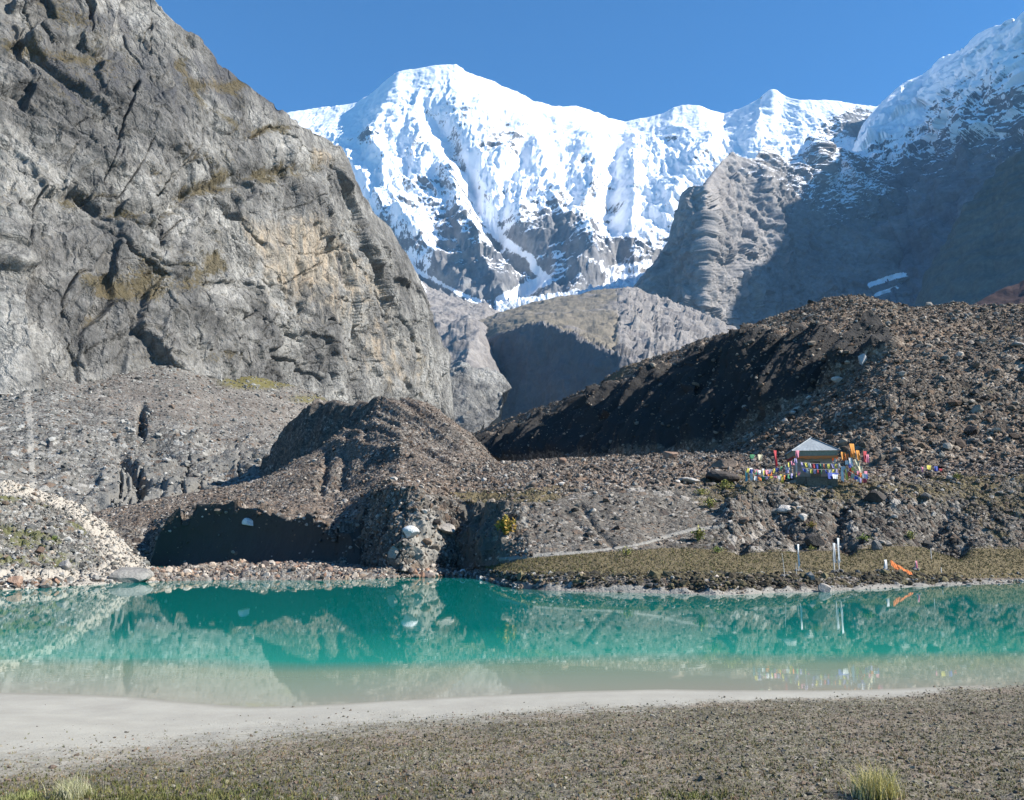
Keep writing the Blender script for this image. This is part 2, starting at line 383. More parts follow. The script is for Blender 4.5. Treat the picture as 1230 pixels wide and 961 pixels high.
def m_massif(s):
    m = Z(len(s.P)); q = s.P / 1000.0; alt = s.P[:, 2]
    n = fbm(q * 3.1, 5, 91); n2 = fbm(q * np.array([4, 4, 16.]), 4, 95)
    nz = s.N[:, 2]
    low = sstep(750, 2150, alt + 330 * n)
    sn = 0.43 + 0.74 * low + (nz - 0.52) * 1.0 + 0.45 * n + 0.38 * n2 - 0.25 * (1 - sstep(900, 1500, alt))
    for pts, wd in (([(470, 300), (500, 325), (545, 350), (575, 362)], 4), ([(440, 255), (470, 300), (500, 345)], 7), ([(640, 318), (655, 335), (635, 345), (600, 362)], 9), ([(560, 170), (570, 235), (600, 285), (640, 312)], 9)):
        d, _ = dpoly(s.PX + 5 * n, s.PY, pts); sn = np.maximum(sn, 1.2 * np.exp(-(d / wd) ** 2))
    for (x, y, rx, ry, am) in ((660, 270, 40, 45, .5), (540, 270, 35, 60, .42), (700, 300, 70, 40, .5), (560, 320, 50, 40, .5), (430, 160, 30, 14, .35), (620, 160, 30, 16, .3), (800, 165, 28, 20, .35), (1030, 150, 26, 20, 0.9), (690, 200, 24, 34, .3), (510, 110, 12, 8, .4), (990, 160, 14, 16, .4)):
        sn = sn - am * np.exp(-((s.PX - x) / rx) ** 2 - ((s.PY - y) / ry) ** 2)
    m[:, 0] = np.clip(sn, -0.5, 1.6); m[:, 1] = np.clip(0.1 + n, 0, .5) * (1 - low)
    return m
sheet('massif', 'snow_mountain', A(250, 1150, 0.9), [off(SKY, 0, 1)[:0] or [(250, 450, 4000), (560, 430, 3900), (1150, 430, 3900)], [(250, 300, 5000), (450, 330, 4700), (600, 352, 4500), (760, 320, 4900), (1150, 280, 5000)],
      [(250, 220, 5900), (450, 200, 5700), (560, 215, 5350), (640, 230, 5250), (760, 210, 5600), (900, 190, 5500), (1150, 200, 5500)], SKY], [40, 150, 150, 30], d_massif, M['massif'], m_massif, post=[(0, 900, -700)], smv=6, smu=1,
      label='snow covered mountain massif with rocky faces across the centre of the skyline', cat='mountain')

BT = [(690, 445, 3500), (720, 410, 3500), (740, 375, 3500), (760, 347, 3500), (780, 322, 3450), (796, 305, 3400), (806, 280, 3380), (815, 245, 3350), (820, 230, 3320), (828, 224, 3300), (848, 222, 3250), (853, 212, 3500), (868, 190, 3800), (880, 180, 3900), (890, 188, 3950), (905, 192, 4000), (918, 172, 4150),
      (930, 180, 4150), (945, 190, 4150), (960, 178, 4200), (975, 163, 4250), (990, 176, 4300), (1010, 176, 4350), (1035, 184, 4350), (1062, 196, 4350), (1090, 225, 4350), (1130, 262, 4300), (1200, 300, 4300)]
def d_butt(P, N, px, py, V, s):
    q = P / 1000.0
    w = fbm(q * 2.0, 3, 3)
    a = fbm(q * np.array([5, 5, 1.6]), 6, 13, ridged=True, gain=0.55); b = fbm(q * np.array([16, 16, 6.]), 5, 23, ridged=True)
    zz = P[:, 2] / 75.0 + 2.2 * w + P[:, 0] / 900 + 0.25 * fbm(q * 8, 3, 4); led = (zz - np.floor(zz)); led = sstep(0.0, 0.75, led) - led
    led2 = P[:, 2] / 19.0 + 2.5 * w; led2 = led2 - np.floor(led2)
    sk = np.interp(px, [r[0] for r in BT], [r[1] for r in BT]); fade = 0.25 + 0.75 * sstep(0, 25, py - sk)
    k1, c1 = facets(q * np.array([9, 9, 7.]) + w[:, None] * .3, 5); k2, _ = facets(q * np.array([30, 30, 22.]) + w[:, None], 6)
    h = (a * (28 + 22 * sstep(850, 880, px)) + b * 18 + k1 * 26 + k2 * 9 + facets(q * np.array([7, 7, 24.]) + w[:, None] * .9, 16)[0] * 5) * fade
    for pts, wd, am in (([(848, 222), (850, 280), (840, 330), (830, 380)], 22, 14), ([(900, 200), (925, 260), (930, 300)], 12, 45), ([(790, 330), (770, 380)], 10, 50), ([(975, 165), (985, 215)], 14, 80)):
        d, _ = dpoly(px + 8 * w, py, pts); h = h + am * np.maximum(0, 1 - d / wd) * fade
    for pts, wd, am in (([(800, 335), (790, 385), (775, 420)], 5, 45), ([(880, 240), (890, 290), (870, 330)], 5, 30), ([(860, 300), (880, 350)], 5, 25)):
        d, _ = dpoly(px + 8 * w, py, pts); h = h - am * np.exp(-(d / wd) ** 2)
    h = h + fbm(q * 45, 4, 90, ridged=True) * 9 * fade
    return P + N * h[:, None] * np.array([1, 1, .4])
def m_butt(s):
    m = Z(len(s.P)); q = s.P / 1000.0; n = fbm(q * 5, 5, 33); n2 = fbm(q * np.array([5, 5, 26.]), 4, 35)
    sn = -0.1 + 0.75 * sstep(1350, 1950, s.P[:, 2]) + (s.N[:, 2] - .55) * 1.1 + .3 * n + .3 * n2 - 0.55 * np.exp(-((s.PX - 860) / 50) ** 2)
    sn += 0.45 * np.exp(-((s.PX - 1000) / 55) ** 2 - ((s.PY - 235) / 32) ** 2) + 0.45 * np.exp(-((s.PX - 895) / 25) ** 2 - ((s.PY - 208) / 12) ** 2)
    sn -= 0.8 * sstep(268, 300, s.PY)
    for pts, wd in (([(1045, 342), (1075, 332), (1108, 326)], 3.2), ([(1052, 354), (1078, 345)], 2.2)):
        d, _ = dpoly(s.PX, s.PY, pts); sn = np.maximum(sn, 1.3 * np.exp(-(d / wd) ** 2))
    m[:, 0] = np.clip(sn, -.5, 1.5); m[:, 1] = np.clip(.2 + .5 * n, 0, 1) * .3; m[:, 3] = .4 * sstep(925, 950, s.PX)  # bowl's shade also darkened into the rock colour
    m[:, 2] = 0.5 * sstep(370, 430, s.PY) * sstep(860, 760, s.PX)
    return m
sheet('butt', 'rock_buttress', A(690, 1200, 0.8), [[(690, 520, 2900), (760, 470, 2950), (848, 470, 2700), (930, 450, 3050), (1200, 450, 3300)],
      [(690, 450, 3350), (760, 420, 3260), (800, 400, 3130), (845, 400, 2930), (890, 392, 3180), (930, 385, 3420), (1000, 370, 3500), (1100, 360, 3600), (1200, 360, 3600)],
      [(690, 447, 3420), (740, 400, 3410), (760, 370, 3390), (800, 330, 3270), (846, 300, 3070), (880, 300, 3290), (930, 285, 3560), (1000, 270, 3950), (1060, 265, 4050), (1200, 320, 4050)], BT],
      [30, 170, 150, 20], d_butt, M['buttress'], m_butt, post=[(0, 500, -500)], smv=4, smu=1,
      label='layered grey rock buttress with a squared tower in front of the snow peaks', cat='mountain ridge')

RT = [(960, 300, 5000), (1000, 235, 5150), (1022, 190, 5300), (1040, 150, 5450), (1055, 128, 5550), (1072, 110, 5600), (1085, 101, 5600), (1110, 90, 5500), (1122, 80, 5400), (1135, 70, 5200), (1150, 60, 4950), (1180, 41, 4500), (1195, 32, 4350), (1212, 24, 4200), (1230, 14, 4050), (1300, -30, 3750), (1400, -70, 3500), (1700, -110, 3300)]
def d_right(P, N, px, py, V, s):
    q = P / 1000.0; w = fbm(q * 2.0, 3, 43)
    a = fbm(q * np.array([3.5, 3.5, 1.6]), 6, 53, ridged=True, gain=.52); b = fbm(q * np.array([12, 12, 7.]), 5, 63, ridged=True)
    zz = P[:, 2] / 48.0 + P[:, 0] / 400 + 1.2 * w; led = zz - np.floor(zz); led = sstep(0, .8, led) - led
    sk = np.interp(px, [r[0] for r in RT], [r[1] for r in RT]); fade = 0.3 + 0.7 * sstep(4, 40, py - sk)
    k1, _ = facets(q * np.array([8, 8, 8.]) + w[:, None] * .4, 15)
    h = (a * 70 + b * 26 + led * 28 + k1 * 45) * fade
    return P + N * h[:, None]
def m_right(s):
    m = Z(len(s.P)); q = s.P / 1000.0; n = fbm(q * 4, 5, 73); n2 = fbm(q * np.array([3, 3, 24.]), 4, 75)
    sk = np.interp(s.PX, [r[0] for r in RT], [r[1] for r in RT])
    sn = 0.56 - (s.PY - 150) / 190.0 + (s.N[:, 2] - .6) * 1.1 + .25 * n + .35 * n2 + 0.9 * np.exp(-((s.PY - sk) / 45) ** 2) + 0.5 * np.exp(-((s.PX - 1075) / 38) ** 2 - ((s.PY - 150) / 45) ** 2)
    m[:, 0] = np.clip(sn, -.5, 1.5); return m
sheet('right', 'snowy_peak', A(960, 1700, 1.1), [[(960, 430, 3600), (1100, 420, 3400), (1230, 420, 3200), (1700, 420, 2900)],
      [(960, 330, 4300), (1040, 270, 4200), (1100, 250, 4000), (1160, 230, 3650), (1230, 210, 3400), (1700, 150, 3050)],
      [(960, 310, 4600), (1035, 205, 4420), (1060, 195, 4440), (1090, 178, 4480), (1118, 160, 4480), (1135, 150, 4250), (1160, 135, 3950), (1230, 105, 3600), (1700, 30, 3200)], RT],
      [60, 110, 110, 20], d_right, M['rightmt'], m_right, post=[(300, 900, -300), (600, 1500, -900)], smv=4, smu=1,
      label='steep snow ridged peak with banded dark rock face at the right edge', cat='mountain')

def d_shoul(P, N, px, py, V, s):
    q = P / 1000.0; w = fbm(q * 3.0, 3, 143)
    a = fbm(q * np.array([8, 8, 2.5]), 6, 153, ridged=True, gain=.52)
    zz = P[:, 2] / 40.0 + 1.5 * w; led = zz - np.floor(zz); led = sstep(0, .8, led) - led
    return P + N * ((a * 26 + led * 26)[:, None])
SR = [(1070, 400, 2600), (1095, 374, 2600), (1112, 360, 2600), (1125, 320, 2600), (1140, 292, 2600), (1160, 258, 2550), (1180, 236, 2500), (1198, 210, 2500), (1215, 192, 2450), (1230, 184, 2400), (1300, 130, 2300), (1600, 40, 2100)]
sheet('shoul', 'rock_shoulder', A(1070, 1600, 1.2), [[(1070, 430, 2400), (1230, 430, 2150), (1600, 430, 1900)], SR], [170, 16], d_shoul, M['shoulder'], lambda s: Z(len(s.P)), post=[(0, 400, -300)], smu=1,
      label='dark green grey cliff shoulder in shade below the right hand peak', cat='cliff')
sheet('redh', 'red_hillside', A(1130, 1600, 2), [[(1130, 430, 850), (1600, 430, 800)], [(1130, 385, 1000), (1150, 374, 1000), (1180, 358, 1000), (1205, 347, 1000), (1230, 338, 1000), (1300, 300, 1000), (1600, 230, 1000)]], [60, 10],
      lambda P, N, px, py, V, s: P + N * (fbm(P / 60, 5, 3, ridged=True) * 6)[:, None], M['redhill'], lambda s: Z(len(s.P)), post=[(0, 200, -100)], label='small dark reddish hillside at the right edge beneath the shoulder', cat='hillside')

# unseen ridge right of the frame, crest shaped to cast the wanted shadow across the bowl
SB = [(872, 400), (885, 375), (876, 352), (890, 330), (925, 312), (938, 288), (926, 262), (940, 246), (975, 232), (1010, 206), (1062, 204)]
XC = 3300.0; cr = []
for (a, b) in SB:
    for k in ('butt',):
        s = SH[k]; j = np.argmin(np.hypot(s.PX - a, s.PY - b) + (s.V < 0.0) * 99); p = s.P[j]
        q = p + LV * (XC - p[0]) / LV[0]; cr.append((q[1], q[2]))
cr = sorted(cr); cy = np.array([c[0] for c in cr]); cz = np.array([c[1] for c in cr])
ys = np.arange(1500, 5200, 25.0)
zc = np.interp(ys, np.r_[1500, cy.min() - 500, cy, cy.max() + 250, 5200], np.r_[1500, cz[0] - 300, cz, cz[-1] - 300, 2300])
zc = smooth1(zc, 2)
xs = np.array([-700, -420, -200, -80, 0, 90, 220, 500, 1000.0]); zf = np.array([.15, .42, .7, .88, 1, .88, .72, .42, .1])
GX = np.stack([XC + xs[None, :] + 0 * ys[:, None], ys[:, None] + 0 * xs[None, :], zc[:, None] * zf[None, :]], -1)
P = GX.reshape(-1, 3).copy(); P[:, 2] += (fbm(P / 300, 4, 3) * 40) * (np.tile(xs, len(ys)) != 0)
tag(make_mesh('caster_ridge', P, grid_faces(len(ys), len(xs)), M['rightmt'], mask=Z(len(P)) + np.array([.7, 0, 0, 0], F32)), 'unseen ridge beyond the right edge, shaped to shade the bowl', 'mountain ridge', kind='structure')

# glacier tongue
def d_glac(P, N, px, py, V, s):
    q = P / 1000.0
    f1, f2, c = worley(q * np.array([38, 38, 38.]), 3); return P + VUP * ((f2 - f1) * 22 + c * 14 + fbm(q * 60, 3, 9) * 8)[:, None]
tg = NT('glacier_ice'); pg = tg.pos(); ng = tg.noise(pg, 0.02, 6, .7)
M['ice'] = tg.done(tg.ramp(ng, [(0.35, (0.36, 0.37, 0.38)), (0.5, (0.72, 0.76, 0.8)), (0.7, (0.86, 0.88, 0.92))]), tg.bump(ng, .6, 14), 0.6)
sheet('glac', 'glacier', A(596, 800, 0.8), [[(596, 366, 4150), (640, 364, 4150), (700, 357, 4150), (750, 345, 4150), (800, 332, 4150)], [(596, 362, 4250), (620, 350, 4350), (650, 342, 4400), (680, 336, 4450), (720, 330, 4500), (760, 318, 4550), (785, 305, 4600), (800, 300, 4600)]], [34, 4], d_glac, M['ice'], None,
      pre=[(0, -60, -160)], post=[(0, 100, -120)], label='broken white glacier tongue flowing out beneath the snow mountain', cat='glacier')
s0 = SH['glac'].segs = None

# valley side on the left of the gorge
def d_val(P, N, px, py, V, s):
    q = P / 1000.0; a = fbm(q * np.array([9, 5, 5]), 6, 17, ridged=True); return P + VUP * (a * 32 + fbm(q * 40, 4, 7) * 9)[:, None]
def m_val(s):
    m = Z(len(s.P)); n = fbm(s.P / 250, 5, 9)
    m[:, 0] = -.5 + 0 * n; m[:, 2] = 0.25 * sstep(0, .3, n)
    d, _ = dpoly(s.PX + 3 * n, s.PY, [(500, 330), (520, 340), (545, 350), (572, 361)]); m[:, 0] = np.maximum(m[:, 0], 1.3 * np.exp(-(d / 3.4) ** 2))
    d, _ = dpoly(s.PX + 3 * n, s.PY, [(480, 300), (495, 330), (508, 350)]); m[:, 0] = np.maximum(m[:, 0], 1.2 * np.exp(-(d / 5) ** 2)); return m
sheet('val', 'valley_side', A(430, 603, 0.8), [[(430, 500, 1500), (560, 480, 1500), (600, 480, 1520), (612, 505, 1560), (640, 560, 1600)], [(430, 440, 1900), (520, 422, 1960), (548, 408, 1980), (562, 405, 1985), (575, 408, 1990), (584, 417, 2000), (590, 430, 2010), (600, 452, 2020), (612, 480, 2050), (640, 540, 2100)], [(430, 300, 3900), (480, 325, 3900), (510, 345, 3900), (550, 362, 3850), (600, 374, 3600), (614, 377, 3500), (640, 382, 3400)]], [60, 120, 8], d_val, M['valley'], m_val,
      post=[(0, 200, -300)], smu=1, label='grey scree valley side below the snow mountain', cat='valley side')
def d_ter(P, N, px, py, V, s):
    q = P / 1000.0; wall = sstep(1.0, 0.8, V)
    a = fbm(q * np.array([14, 14, 5]), 5, 19, ridged=True); b = fbm(q * 30, 4, 29)
    d, t = dpoly(px + 9 * b, py, [(742, 440), (735, 400), (745, 370)]); g = np.exp(-(d / 3.5) ** 2)
    rk = sstep(735, 755, px + 6 * b) * (V > 1); g = np.exp(-(d / 2.5) ** 2); lipn = np.exp(-((V - 1) / .10) ** 2) * sstep(590, 630, px)
    st = fbm(np.stack([px / 9.0 + .35 * b, py / 60.0, 0 * px], -1), 4, 61, ridged=True); k1, _ = facets(q * np.array([22, 22, 12.]), 8)
    return P + VUP * (lipn * fbm(q * 42, 4, 71, ridged=True) * 17)[:, None] + N * ((rk * (st * 4 + k1 * 16 + fbm(q * 60, 4, 63) * 6) + a * 18 * wall + a * 5 + b * 4) - 6 * g + b * 5)[:, None]
def m_ter(s):
    m = Z(len(s.P)); n = fbm(s.P / 120, 5, 9); up = sstep(0.98, 1.06, s.V); m[:, 0] = -.5
    rk = sstep(735, 755, s.PX); m[:, 2] = up * (0.7 + .4 * n) * (1 - rk); m[:, 3] = (1 - up) * .9; m[:, 1] = (1 - up) * np.clip(n + .1, 0, .3); return m  # gorge wall colour darkened to deepen its shade
sheet('gterr', 'grassy_valley_terrace', A(556, 905, 0.7), [[(556, 565, 2000), (574, 560, 1990), (640, 550, 1830), (700, 540, 1660), (760, 530, 1520), (870, 520, 1330)], [(556, 436, 2160), (574, 423, 2130), (584, 414, 2110), (592, 407, 2090), (599, 403, 2060), (607, 400, 2020), (622, 396, 1980), (640, 394, 1930), (655, 395, 1890), (668, 401, 1855), (680, 405, 1820), (692, 411, 1790), (705, 419, 1750), (720, 425, 1700), (740, 432, 1650), (760, 442, 1620), (790, 450, 1600), (905, 470, 1550)],
      [(556, 394, 2500), (574, 386, 2560), (590, 380, 2600), (600, 376, 2640), (620, 370, 2700), (660, 360, 2750), (700, 352, 2780), (735, 347, 2800), (745, 345, 2820), (765, 350, 2840), (790, 358, 2840), (820, 368, 2800), (850, 380, 2740), (870, 390, 2700), (905, 410, 2600)]], [150, 90, 10], d_ter, M['valley'], m_ter, post=[(0, 100, -150)], smu=1, smv=0,
      label='brown grassy terrace above a shaded gorge wall in the valley', cat='terrace')

def d_cl(P, N, px, py, V, s): return P
# ================================================================== cliff on the left
KS = 0.42
def cl(px, py, D0, k=KS): return (px, py, D0 / (1 - k * (HOR - py) / F))
D0x = lambda px: float(np.interp(px, [-900, -200, 0, 200, 330, 420, 480, 548, 600], [140, 175, 205, 250, 300, 370, 440, 540, 640]))
SKL = [(-900, -330), (-400, -280), (-100, -160), (0, -120), (100, -60), (160, -20), (186, 0), (200, 14), (218, 32), (236, 44), (250, 58), (262, 74), (275, 82), (286, 90), (300, 99), (315, 113), (330, 120), (345, 139), (358, 148), (372, 155), (386, 160), (398, 172), (408, 186), (414, 200), (418, 215), (428, 232),
       (440, 250), (452, 262), (466, 276), (476, 292), (486, 308), (494, 325), (502, 341), (510, 358), (518, 372), (526, 390), (532, 402), (538, 418), (542, 432), (546, 452), (548, 480), (550, 500), (556, 520), (570, 540)]
CLS = [cl(a, b, D0x(a) * 1.03) for a, b in SKL]
CRACKS = [([(168, 95), (150, 150), (135, 190), (120, 228)], 2.2, 7), ([(262, 235), (290, 262), (318, 292)], 3.4, 8), ([(95, 0), (108, 25), (106, 45)], 5, 10), ([(183, 255), (190, 280), (195, 296)], 5, 10), ([(15, 250), (8, 320)], 1.6, 4),
          ([(345, 210), (370, 260), (388, 320)], 1.6, 4), ([(50, 240), (90, 240), (150, 245)], 2, 4), ([(320, 420), (352, 428), (372, 432), (400, 455)], 3, 7), ([(215, 205), (190, 235)], 3, 6), ([(228, 45), (236, 56)], 4, 7), ([(388, 215), (402, 240)], 5, 8), ([(300, 335), (320, 350)], 2, 4),
          ([(20, 10), (40, 30), (60, 55)], 2, 5), ([(60, 380), (78, 340), (100, 330)], 2, 5), ([(395, 290), (420, 350)], 2, 5), ([(335, 90), (350, 130)], 1, 3), ([(150, 40), (175, 80), (190, 100)], 1.8, 4), ([(250, 150), (235, 185), (210, 215)], 1.6, 4), ([(300, 165), (330, 150), (362, 156)], 1.8, 4), ([(430, 300), (460, 360), (480, 420)], 2.0, 6), ([(180, 310), (240, 340), (300, 345)], 1.6, 3), ([(0, 205), (60, 235), (110, 252)], 1.6, 4), ([(95, 255), (150, 300), (200, 332)], 1.8, 4), ([(380, 245), (425, 320), (470, 400)], 1.7, 5), ([(270, 262), (310, 300), (345, 335)], 1.5, 4), ([(425, 262), (465, 340), (500, 425)], 1.6, 5), ([(140, 242), (165, 205), (185, 168)], 1.4, 4), ([(330, 150), (375, 185), (398, 225)], 1.6, 4), ([(60, 130), (110, 175), (130, 200)], 1.5, 4), ([(290, 350), (330, 385), (380, 405)], 1.5, 4), ([(20, 330), (60, 372), (75, 420)], 1.6, 4), ([(235, 380), (262, 420), (285, 448)], 1.5, 4)]
LEDGES = [([(85, 238), (130, 258), (190, 262), (240, 225), (300, 210), (360, 205), (400, 195)], 8, 7), ([(230, 105), (265, 108), (285, 100)], 8, 3), ([(100, 330), (150, 345), (220, 340), (260, 310)], 12, 4), ([(0, 60), (60, 70), (110, 60)], 8, 3), ([(215, 80), (245, 140), (290, 160), (345, 150)], 6, 3)]
def d_cliff(P, N, px, py, V, s):
    q = P / 100.0
    w = np.stack([fbm(q * 1.1, 3, 5), fbm(q * 1.1, 3, 6), fbm(q * 1.1, 3, 7)], -1) * 0.35
    big = fbm(q * 0.9 + w, 3, 2)
    qa = (q + w) @ np.array([[.8, 0, .6], [0, 1, 0], [-.6, 0, .8]])          # inclined slabs
    k1, c = facets(qa * np.array([1.7, 1.7, .9]), 4, .9); k2, c2 = facets(qa * np.array([6, 6, 2.6]) + .15 * fbm(q * 8, 3, 3)[:, None], 9, .9)
    k3, c3 = facets(qa * np.array([17, 17, 8.0]) + .3 * fbm(q * 20, 3, 4)[:, None], 14, 1.0)
    a = fbm((q + w) * np.array([5, 5, 2.0]), 7, 12, ridged=True, gain=.55); b = fbm(q * 26, 4, 21)
    G2 = lambda v, k: smooth1(smooth1(v.reshape(s.nr, s.nc), k, 0), k, 1).ravel()
    k1 = G2(k1, 1); k2 = G2(k2, 1)
    h = big * 11 + k1 * 7.5 + k2 * 2.8 + k3 * 1.1 + a * 3.0 + b * 0.7
    wx = 7 * fbm(q * 3, 3, 44) + 3 * fbm(q * 14, 3, 46); wy = 7 * fbm(q * 3, 3, 45) + 3 * fbm(q * 14, 3, 47); cwn = .55 + .9 * fbm(q * 9, 3, 48)
    for pts, wd, am in CRACKS:
        d, t = dpoly(px + wx, py + wy, pts); h = h - am * sstep(wd * 1.7 * np.clip(cwn, .15, 1.6), 0, d) * (0.55 + .6 * c2)
    rc = np.random.default_rng(77); ux, uy = px + wx * .8, py + wy * .8
    for k in range(64):
        x0 = rc.uniform(-20, 520); y0 = rc.uniform(max(10, (x0 - 180) * 1.1), 440); an = rc.choice([1.75, 2.05, 1.35, .55, 2.7]) + rc.normal(0, .15); L = rc.uniform(14, 60); wd = rc.uniform(.7, 1.7); am = rc.uniform(2.0, 5)
        b_ = (np.abs(ux - x0) < L + 8) & (np.abs(uy - y0) < L + 8)
        if not b_.any(): continue
        x1, y1 = x0 + L * math.cos(an), y0 + L * math.sin(an); d, t = dpoly(ux[b_], uy[b_], [(x0, y0), ((x0 + x1) / 2 + rc.normal(0, 4), (y0 + y1) / 2), (x1, y1)])
        h[b_] -= am * sstep(wd * 1.6 * np.clip(cwn[b_], .2, 1.5), 0, d)
    for pts, wd, am in LEDGES:
        d, t = dpoly(px + wx, py + wy, pts); sg = 0
        h = h - am * np.exp(-(d / wd) ** 2) * .6
    sk = np.interp(px, [r[0] for r in CLS], [r[1] for r in CLS]); fade = 0.35 + 0.65 * sstep(0, 60, py - sk)
    s.c = c; s.c2 = c2
    return P + N * (h * fade)[:, None]
def m_cliff(s):
    m = Z(len(s.P)); n = fbm(s.P / 40, 5, 9)
    up = sstep(.35, .75, s.N[:, 2])
    v = 0.02 + up * .25 + .3 * n; nv = .35 + 1.5 * np.clip(fbm(s.P / 14, 4, 19) + .15, 0, 1)
    for pts, wd, am in LEDGES:
        d, t = dpoly(s.PX + 25 * n, s.PY + 16 * fbm(s.P / 25, 4, 29), pts); v = v + 0.72 * nv * np.exp(-(d / (wd * 1.1)) ** 2)
    for (x, y, rx, ry, am) in ((190, 320, 70, 25, .35), (60, 30, 90, 40, .4), (130, 90, 90, 30, .3), (260, 190, 90, 30, .3), (170, 350, 70, 20, .3), (230, 60, 40, 30, .2), (250, 430, 60, 10, .4), (280, 120, 30, 30, .25), (90, 110, 60, 30, .15)):
        v = v + am * np.exp(-((s.PX - x) / rx) ** 2 - ((s.PY - y) / ry) ** 2)
    m[:, 0] = np.clip(v, 0, 1)
    tn = 0
    for (x, y, rx, ry, am) in ((385, 190, 20, 14, .8), (370, 290, 45, 50, .6), (330, 330, 60, 60, .38), (430, 340, 60, 45, .42), (250, 105, 25, 12, .5), (90, 150, 30, 25, .25), (170, 215, 50, 18, .3), (440, 420, 70, 60, .35), (250, 95, 25, 15, .4), (300, 270, 25, 30, .35), (500, 450, 50, 60, .3)):
        tn = tn + am * np.exp(-((s.PX - x) / rx) ** 2 - ((s.PY - y) / ry) ** 2)
    m[:, 1] = np.clip(tn, 0, 1)
    dk = 0
    for (x, y, rx, ry, am) in ((300, 95, 120, 60, .34), (90, 60, 120, 60, .36), (210, 190, 120, 60, .22), (405, 335, 16, 45, .6), (160, 100, 150, 45, .3), (200, 280, 50, 30, .3), (370, 130, 60, 40, .35), (110, 20, 60, 25, .45), (15, 280, 14, 60, .35), (470, 300, 40, 60, .2), (340, 290, 12, 30, .5)):
        dk = dk + am * np.exp(-((s.PX - x) / rx) ** 2 - ((s.PY - y) / ry) ** 2)
    m[:, 3] = np.clip(dk, 0, 1); return m
cb = [(-900, 560), (0, 500), (200, 490), (400, 530), (548, 560), (570, 570)]
cm = [(-900, 200), (0, 240), (200, 300), (400, 380), (548, 520), (570, 550)]
cols = np.r_[np.arange(-900, -60, 6.0), np.arange(-60, 500, 1.0), np.arange(500, 571, 0.6)]
def lift(px): return 1.0
sheet('cliff', 'rock_cliff', cols, [[cl(a, b, D0x(a)) for a, b in cb], [cl(a, b, D0x(a) * .985) for a, b in cm], CLS], [130, 300, 10], d_cliff, M['cliff'], m_cliff, post=[(-40, 120, -30), (-60, 200, -120)], smu=0, smv=3,
      label='huge grey rock cliff with ledges and tan streaks filling the left side', cat='cliff')
# rounded rock foot beyond the cliff's end
def d_knob(P, N, px, py, V, s):
    q = P / 100.0; a = fbm(q * np.array([2, 2, 1.]), 5, 12, ridged=True); b = fbm(q * 8, 4, 21); return P + N * (a * 12 + b * 4)[:, None]
def m_knob(s):
    m = Z(len(s.P)); m[:, 1] = .22; return m
sheet('knob', 'rock_knoll', A(490, 606, 0.6), [[(490, 560, 800), (540, 545, 800), (560, 535, 800), (600, 500, 900), (606, 480, 930)], [(490, 440, 1000), (530, 436, 1000), (560, 440, 1000), (580, 447, 1000), (592, 453, 1000), (600, 460, 1000), (604, 466, 1000), (606, 472, 1000)]], [110, 8], d_knob, M['cliff'], m_knob, post=[(-20, 120, -60)], smu=1,
      label='pale rounded rock knoll in sun where the cliff ends at the gorge', cat='rock outcrop')

# ------------------------------------------------------------------ talus
def cobbles(P, sc, seed, r=0.62):
    f1, f2, c = worley(P * sc, seed, 2); return np.sqrt(np.maximum(0, 1 - (f1 / (r * (0.4 + 0.9 * c))) ** 2)) * (0.35 + c) / sc * 0.42
def d_tal(P, N, px, py, V, s):
    q = P / 100.0
    a = fbm(q * np.array([6, 6, 5]), 5, 22, ridged=True); b = fbm(q * 18, 4, 23)
    rock = sstep(505, 560, py + 18 * fbm(q * 2, 3, 5)) * .5
    f1, f2, c = worley(q * np.array([11, 11, 5.]), 4)
    h = fbm(q * 1.6, 3, 31) * 5 + a * 1.0 + b * .8 + rock * (a * 3 + smooth1(smooth1(facets(q * np.array([9, 9, 5.]), 4)[0].reshape(s.nr, s.nc), 3, 0), 3, 1).ravel() * 3.5 + b * 1.5)
    out = (([(20, 440), (18, 400)], 6, 4), ([(60, 430), (58, 385)], 10, 6), ([(5, 420), (8, 410)], 6, 5), ([(170, 500), (168, 530)], 4, -3.5), ([(145, 560), (170, 590)], 6, -4))
    for pts, wd, am in out:
        d, t = dpoly(px, py, pts); h = h + am * np.exp(-(d / wd) ** 2)
    for k in range(9):                                                        # gullies down the outcrop
        x0 = [140, 147, 155, 165, 172, 190, 222, 240, 285][k]; y0 = [575, 572, 570, 574, 500, 585, 560, 575, 560][k]; d, t = dpoly(px + 9 * b, py, [(x0 + 4, y0), (x0 + 2, y0 + 22), (x0 - 5, y0 + 44)]); h = h - (.8 + 1.0 * (k % 3 == 0)) * np.exp(-(d / (1.4 + .5 * (k % 2))) ** 2)
    return P + N * h[:, None] + VUP * (fbm(P * 1.1, 3, 66) * .12)[:, None]
def m_tal(s):
    m = Z(len(s.P)); n = fbm(s.P / 30, 5, 3)
    m[:, 0] = sum(am * np.exp(-((s.PX - x) / rx) ** 2 - ((s.PY - y) / ry) ** 2) for x, y, rx, ry, am in ((310, 458, 60, 12, .9), (230, 430, 40, 8, .7), (370, 480, 40, 9, .6))) + .15 * n
    m[:, 3] = np.clip(0.75 * np.exp(-((s.PY - 470 - .12 * (s.PX - 150)) / 35) ** 2) * sstep(60, 140, s.PX) + .3 * n + np.exp(-((s.PX - 60) / 16) ** 2 - ((s.PY - 408) / 28) ** 2), 0, 1)
    m[:, 1] = 0.65 * np.exp(-((s.PX - 35 - .06 * (s.PY - 500)) / 7) ** 2) * sstep(450, 470, s.PY) + 0.45 * np.exp(-((s.PX - 110) / 30) ** 2 - ((s.PY - 605) / 12) ** 2)
    m[:, 2] = np.clip(.35 + n, 0, .6) * sstep(500, 560, s.PY); return m
